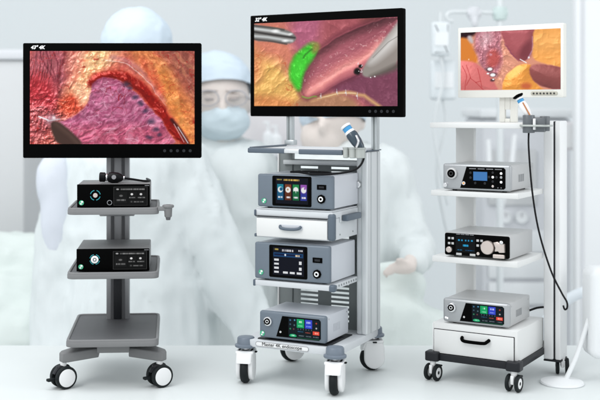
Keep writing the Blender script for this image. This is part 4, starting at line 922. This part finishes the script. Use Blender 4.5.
def hand(W, s_, px, py, dy, dirx, sc=1.):
    o_ = W(px, py, dy); u = s_*sc; out = [('c', o_, o_+Vector((dirx*9*u, 0, -1*u)), 6.5*u, 6*u)]
    for k, (l, dz) in enumerate(((12, 4), (15, 1.4), (14, -1.4), (11, -4.2))):
        a = o_+Vector((dirx*12*u, -1*u, dz*u)); b = a+Vector((dirx*l*.55*u, -2*u, -2*u)); c = b+Vector((dirx*l*.4*u, -1*u, -4.5*u))
        out += [('c', a, b, 1.75*u, 1.6*u), ('c', b, c, 1.6*u, 1.3*u)]
    a = o_+Vector((dirx*2*u, -3*u, 5*u)); out += [('c', a, a+Vector((dirx*7*u, -3*u, 4*u)), 2.1*u, 1.9*u), ('c', a+Vector((dirx*7*u, -3*u, 4*u)), a+Vector((dirx*12*u, -4*u, 3*u)), 1.9*u, 1.5*u)]
    return out
def foot_pos(W, px, D): v = W(px, 105, 0); v.z = FLZ+.25; return v
# surgeon behind the left cart
person(7.85, (137, 55), 39, lambda W, s: hand(W, s, 262, 330, -.45, 1, 1.2),
  lambda W, s: [('c', W(98, 172), W(168, 170), 40*s, 42*s), ('c', W(133, 120), W(133, 170), 22*s, 34*s), ('c', W(132, 180), W(140, 300), 62*s, 78*s), ('c', W(140, 300), foot_pos(W, 140, 7.85), 80*s, 72*s),
                ('c', W(178, 178, -.02), W(222, 262, -.20), 33*s, 27*s), ('c', W(222, 262, -.20), W(258, 326, -.42), 27*s, 19*s), ('c', W(92, 178), W(74, 240), 38*s, 38*s), ('c', W(74, 240), W(72, 400), 38*s, 40*s)],
  'large surgeon with back bent in a pale gown and blue cap, behind the grey cart', 1, -.1, 'gown', face=False, arm=((178, 184, 0), (222, 262, -.18)))
sc_ = soft('scrub_sleeve', [('e', at(58, 208, 7.67), (.11, .12, .40)), ('e', at(54, 182, 7.67), (.12, .12, .20))], PC['lav'], None, .03, wr=.02, seed=4)
pr = [o for o in bpy.data.objects if o.name == 'person'][0]
sc_.data.transform(Matrix.Translation(-Vector(pr.location))); sc_.parent = pr
# surgeon with glasses
person(8.6, (217, 100), 40, lambda W, s: hand(W, s, 312, 285, -.5, 1, 1.1),
  lambda W, s: [('c', W(192, 176), W(246, 174), 34*s, 34*s), ('c', W(218, 140), W(218, 172), 20*s, 30*s), ('c', W(220, 190), W(226, 300), 52*s, 60*s), ('c', W(226, 300), foot_pos(W, 226, 8.6), 62*s, 58*s),
                ('c', W(254, 178), W(284, 248, -.15), 27*s, 22*s), ('c', W(284, 248, -.15), W(310, 284, -.48), 22*s, 15*s)],
  'surgeon in glasses, blue cap and mask, between the grey cart and the drawer cart', 2, .22, 'gown2', tilt=.14, arm=((254, 182, 0), (284, 248, -.13)))
# surgeon behind the middle cart
person(8.3, (333, 118), 37, lambda W, s: hand(W, s, 394, 251, -.82, -1, 1.0),
  lambda W, s: [('c', W(312, 184), W(378, 184), 34*s, 38*s), ('c', W(338, 152), W(344, 180), 20*s, 32*s), ('c', W(345, 195), W(350, 300), 55*s, 58*s), ('c', W(350, 300), foot_pos(W, 350, 8.3), 60*s, 55*s),
                ('c', W(388, 190), W(410, 248, -.22), 27*s, 20*s), ('c', W(412, 246, -.25), W(402, 251, -.62), 18*s, 12*s)],
  'surgeon bending over with one bare hand out to the right, behind the middle cart', 5, -.22, 'gown2', face=False, tilt=-.3, arm=((388, 196, 0), (409, 246, -.2)))
# draped tables
def drape(name, prims, label, cat, m, seed):
    o = soft(name, prims, m, None, .04, wr=.05, wf=3.4, folds=.3, seed=seed, stretch=(.6, 1, .9), smooth=3); return tag(o, label, cat)
s7 = 7.5/FPX
q8 = 8.5/FPX
drape('draped_table', [('c', at(-90, 268, 8.6), at(70, 275, 8.6), 40*q8, 38*q8), ('c', at(-90, 330, 8.3), at(78, 330, 8.3), 56*q8, 54*q8), ('c', at(-90, 400, 8.2), at(78, 400, 8.2), 62*q8, 62*q8), ('c', at(-80, 500, 8.3), at(70, 500, 8.3), 60*q8, 60*q8)], 'pale green drape over a patient at the far left, beside the bent surgeon', 'draped table', PC['drape'], 3)
drape('draped_table', [('c', at(376, 292, 7.7), at(400, 290, 7.7), 26*s7, 24*s7), ('c', at(386, 322, 7.6), at(432, 346, 7.7), 36*s7, 32*s7), ('c', at(394, 390, 7.7), at(462, 396, 7.8), 50*s7, 46*s7), ('c', at(396, 480, 7.7), at(462, 480, 7.8), 48*s7, 46*s7)], 'pale green draped table between the middle cart and the white cart', 'draped table', PC['drape'], 8)
# boxes standing in the hall, built in world metres
def hall_box(name, px0, px1, py0, py1, D, dp, m, label, cat, extra=None, bev=.02):
    a = at(px0, py1, D); b = at(px1, py0, D)
    r = empty(name, ((a.x+b.x)/2, D, a.z), 0, label, cat); w2 = (b.x-a.x)/2; h = b.z-a.z
    MB().box(-w2, w2, 0, dp, 0, h, bev).build('cabinet_body', m, r)
    return r, w2, h
k9 = 9.4/FPX
r, w2, h = hall_box('cabinet', -60, 24, 60, 520, 9.4, 1.0, PC['grey'], 'tall pale grey equipment cabinet at the far left edge', 'cabinet')
MB().box(-w2-.02, w2+.03, -.04, 1.0, h+.002, h+.09, .02).build('cabinet_top', PC['lilac'], r)
MB().box(w2-.30, w2-.28, -.012, -.001, .3, h-.1).build('door_gap', PC['frame'], r)
r, w2, h = hall_box('cabinet', 240, 306, 108, 560, 10.2, .8, PC['pink'], 'pale pinkish cabinet behind the upper left of the middle cart', 'cabinet')
def bottle(px, pyb, D, hpx, rpx, label):
    s = D/FPX; p = at(px, pyb, D); r = empty('bottle', p, 0, label, 'bottle'); H_ = hpx*s; q = rpx*s
    MB().lathe([(q*.9, 0), (q, .02), (q, H_*.55), (q*.8, H_*.64), (q*.35, H_*.7), (q*.35, H_*.78), (0, H_*.78)]).build('bottle_body', PC['white'], r)
    MB().cyl((0, 0, H_*.78), (0, 0, H_), q*.22).box(-q*.9, q*.3, -q*.15, q*.15, H_*.94, H_*1.02, .004).build('pump_head', PC['white'], r)
sb = at(272, 152, 10.05); o = MB().box(at(243, 0, 10.05).x, at(303, 0, 10.05).x, 9.98, 10.19, sb.z-.05, sb.z, .01).build('wall_shelf', PC['lilac']); tag(o, 'pale shelf carrying the pump bottles behind the middle cart', 'shelf')
bottle(268, 151.9, 10.05, 30, 5, 'left pump bottle on the shelf behind the middle cart'); bottle(276, 151.9, 10.05, 26, 6, 'right pump bottle on the shelf behind the middle cart')
# infusion stand
D = 8.9; s = D/FPX; b0 = at(500, 105, D); st = empty('infusion_stand', (b0.x, D, FLZ), 0, 'pale infusion stand with hooks behind the white monitor', 'infusion stand')
Z = lambda py: at(0, py, D).z-FLZ
X = lambda px: at(px, 0, D).x-b0.x
MB().cyl((0, 0, .05), (0, 0, Z(-40)), .028).build('pole', PC['steel'], st)
MB().tube([(0, 0, Z(13)), (X(470), 0, Z(12)), (X(452), 0, Z(12)), (X(447), 0, Z(15)), (X(448), 0, Z(20)), (X(453), 0, Z(21))], .016).build('hook_bar', PC['steel'], st)
mb = MB(); mb.cyl((X(474), 0, Z(7)), (X(474), 0, Z(20)), .045, bev=.01); mb.cyl((X(467), 0, Z(13)), (X(481), 0, Z(13)), .035, bev=.01); mb.ell((X(474), -.03, Z(22)), (.03, .03, .05)); mb.build('clamp', PC['lilac'], st)
mb = MB(); mb.cyl((0, 0, Z(7)), (0, 0, Z(20)), .055, bev=.01); mb.cyl((X(493), 0, Z(13)), (X(507), 0, Z(13)), .04, bev=.01); mb.build('clamp', mat('hazed_green_clamp', (.56, .66, .64), .5), st)
for a in range(5): MB().tube([(0, 0, .12), (.5*math.cos(a*1.257), .5*math.sin(a*1.257), .04)], .03).build('leg', PC['steel'], st)
def bag(px0, px1, py0, py1, D, label, lines=True):
    a = at(px0, py1, D); b = at(px1, py0, D); r = empty('infusion_bag', ((a.x+b.x)/2, D, a.z), 0, label, 'infusion bag'); w2 = (b.x-a.x)/2; h = b.z-a.z
    MB().prism(rrect(-w2, w2, 0, h, w2*.3), -.05, .05, 'y', .03, 3).build('pouch', PC['clear'], r)
    MB().box(-w2*.7, w2*.7, -.056, -.051, h*.3, h*.7).build('bag_label', PC['white'], r)
    MB().tube([(0, 0, 0), (.02, 0, -.2), (-.05, 0, -.6), (.06, 0, -1.2)], .012).build('drip_tube', PC['steel'], r)
    MB().tube([(0, 0, h), (0, 0, h+.08)], .012).build('hanging_loop', PC['steel'], r)
bag(431, 450, 22, 56, 8.85, 'upper milky infusion bag hanging left of the white monitor'); bag(430, 456, 60, 100, 8.95, 'larger milky infusion bag hanging below the upper one')
# anaesthesia machine
r, w2, h = hall_box('anaesthesia_machine', 482, 572, 118, 540, 9.6, .8, PC['lilac'], 'pale lilac medical machine with two round gauges behind the white cart', 'medical machine', bev=.04)
q = 9.6/FPX; ZZ = lambda py: at(0, py, 9.6).z-r.location.z; XX = lambda px: at(px, 0, 9.6).x-r.location.x
MB().box(-w2-.03, w2+.04, -.05, .8, h+.002, h+.08, .02).build('machine_top', PC['white'], r)
for px in (505, 521):
    gq = MB().lathe([(6.5*q, 0), (6.5*q, .03), (5.4*q, .04), (5.4*q, .03), (0, .03)], (XX(px), 0, ZZ(217)), (0, -1, 0)).build('gauge', PC['white'], r)
    MB().box(XX(px)-.004, XX(px)+.004, -.036, -.031, ZZ(217), ZZ(213)).build('needle', PC['frame'], gq)
MB().box(XX(488), XX(536), -.03, -.001, ZZ(205), ZZ(150), .01).build('front_panel', PC['grey'], r)
MB().tube([(XX(486), -.1, ZZ(140)), (XX(484), -.2, ZZ(165)), (XX(481), -.2, ZZ(178)), (XX(488), -.15, ZZ(196))], .022).build('breathing_tube', PC['white'], r)
MB().tube([(XX(512), -.1, ZZ(135)), (XX(503), -.25, ZZ(175)), (XX(494), -.2, ZZ(215)), (XX(490), -.2, ZZ(260))], .022).build('breathing_tube', PC['white'], r)
for k in range(4): MB().box(XX(488), XX(545), -.03, -.001, ZZ(252+k*26), ZZ(230+k*26), .01).build('drawer_panel', PC['white'], r)
r2, w2, h = hall_box('wall_monitor', 563, 577, 122, 150, 9.1, .1, PC['pink'], 'small pinkish panel right of the white cart column', 'panel')
o = MB().box(-w2+.012, w2-.012, -.006, -.001, .02, h-.02).build('panel_face', PC['grey'], r2)
# tall white door panel at the right edge
r, w2, h = hall_box('door_panel', 576, 680, -60, 560, 9.0, .12, PC['white'], 'bright white sliding door at the right edge', 'door')
MB().box(-w2+.04, -w2+.06, -.012, -.001, .3, h-.3).build('door_seam', PC['lilac'], r)
# hose at the lower right, and a light handle paddle built as a floor stand
o = MB().tube([at(520, 420, 7.4), at(536, 350, 7.4), at(548, 318, 7.4), at(570, 298, 7.4), at(600, 288, 7.4), at(640, 284, 7.4), at(700, 300, 7.5), at(716, 420, 7.6)], .036, 14, 10).build('breathing_hose', PC['hose']); tag(o, 'pale blue curved hose at the lower right, beyond the white column', 'hose')
D = 5.92; p = at(562, 387, D); r = empty('stand', (p.x, D, 0), 0, 'white light handle paddle with slanting rod, built as a floor stand at the lower right', 'stand')
MB().lathe([(.112, 0), (.116, .006), (.112, .014), (.05, .024), (.02, .032), (0, .032)]).build('paddle_base', PC['white'], r)
MB().tube([(.02, 0, .02), (.09, .02, .16), (.16, .05, .34)], .013).build('rod', PC['white'], r)
MB().prism(rrect(.15, .40, .13, .62, .05), -.02, .16, 'y', .03, 3).build('door_leaf_end', PC['white'], r)  # lower end of the door leaf, made up as a separate block
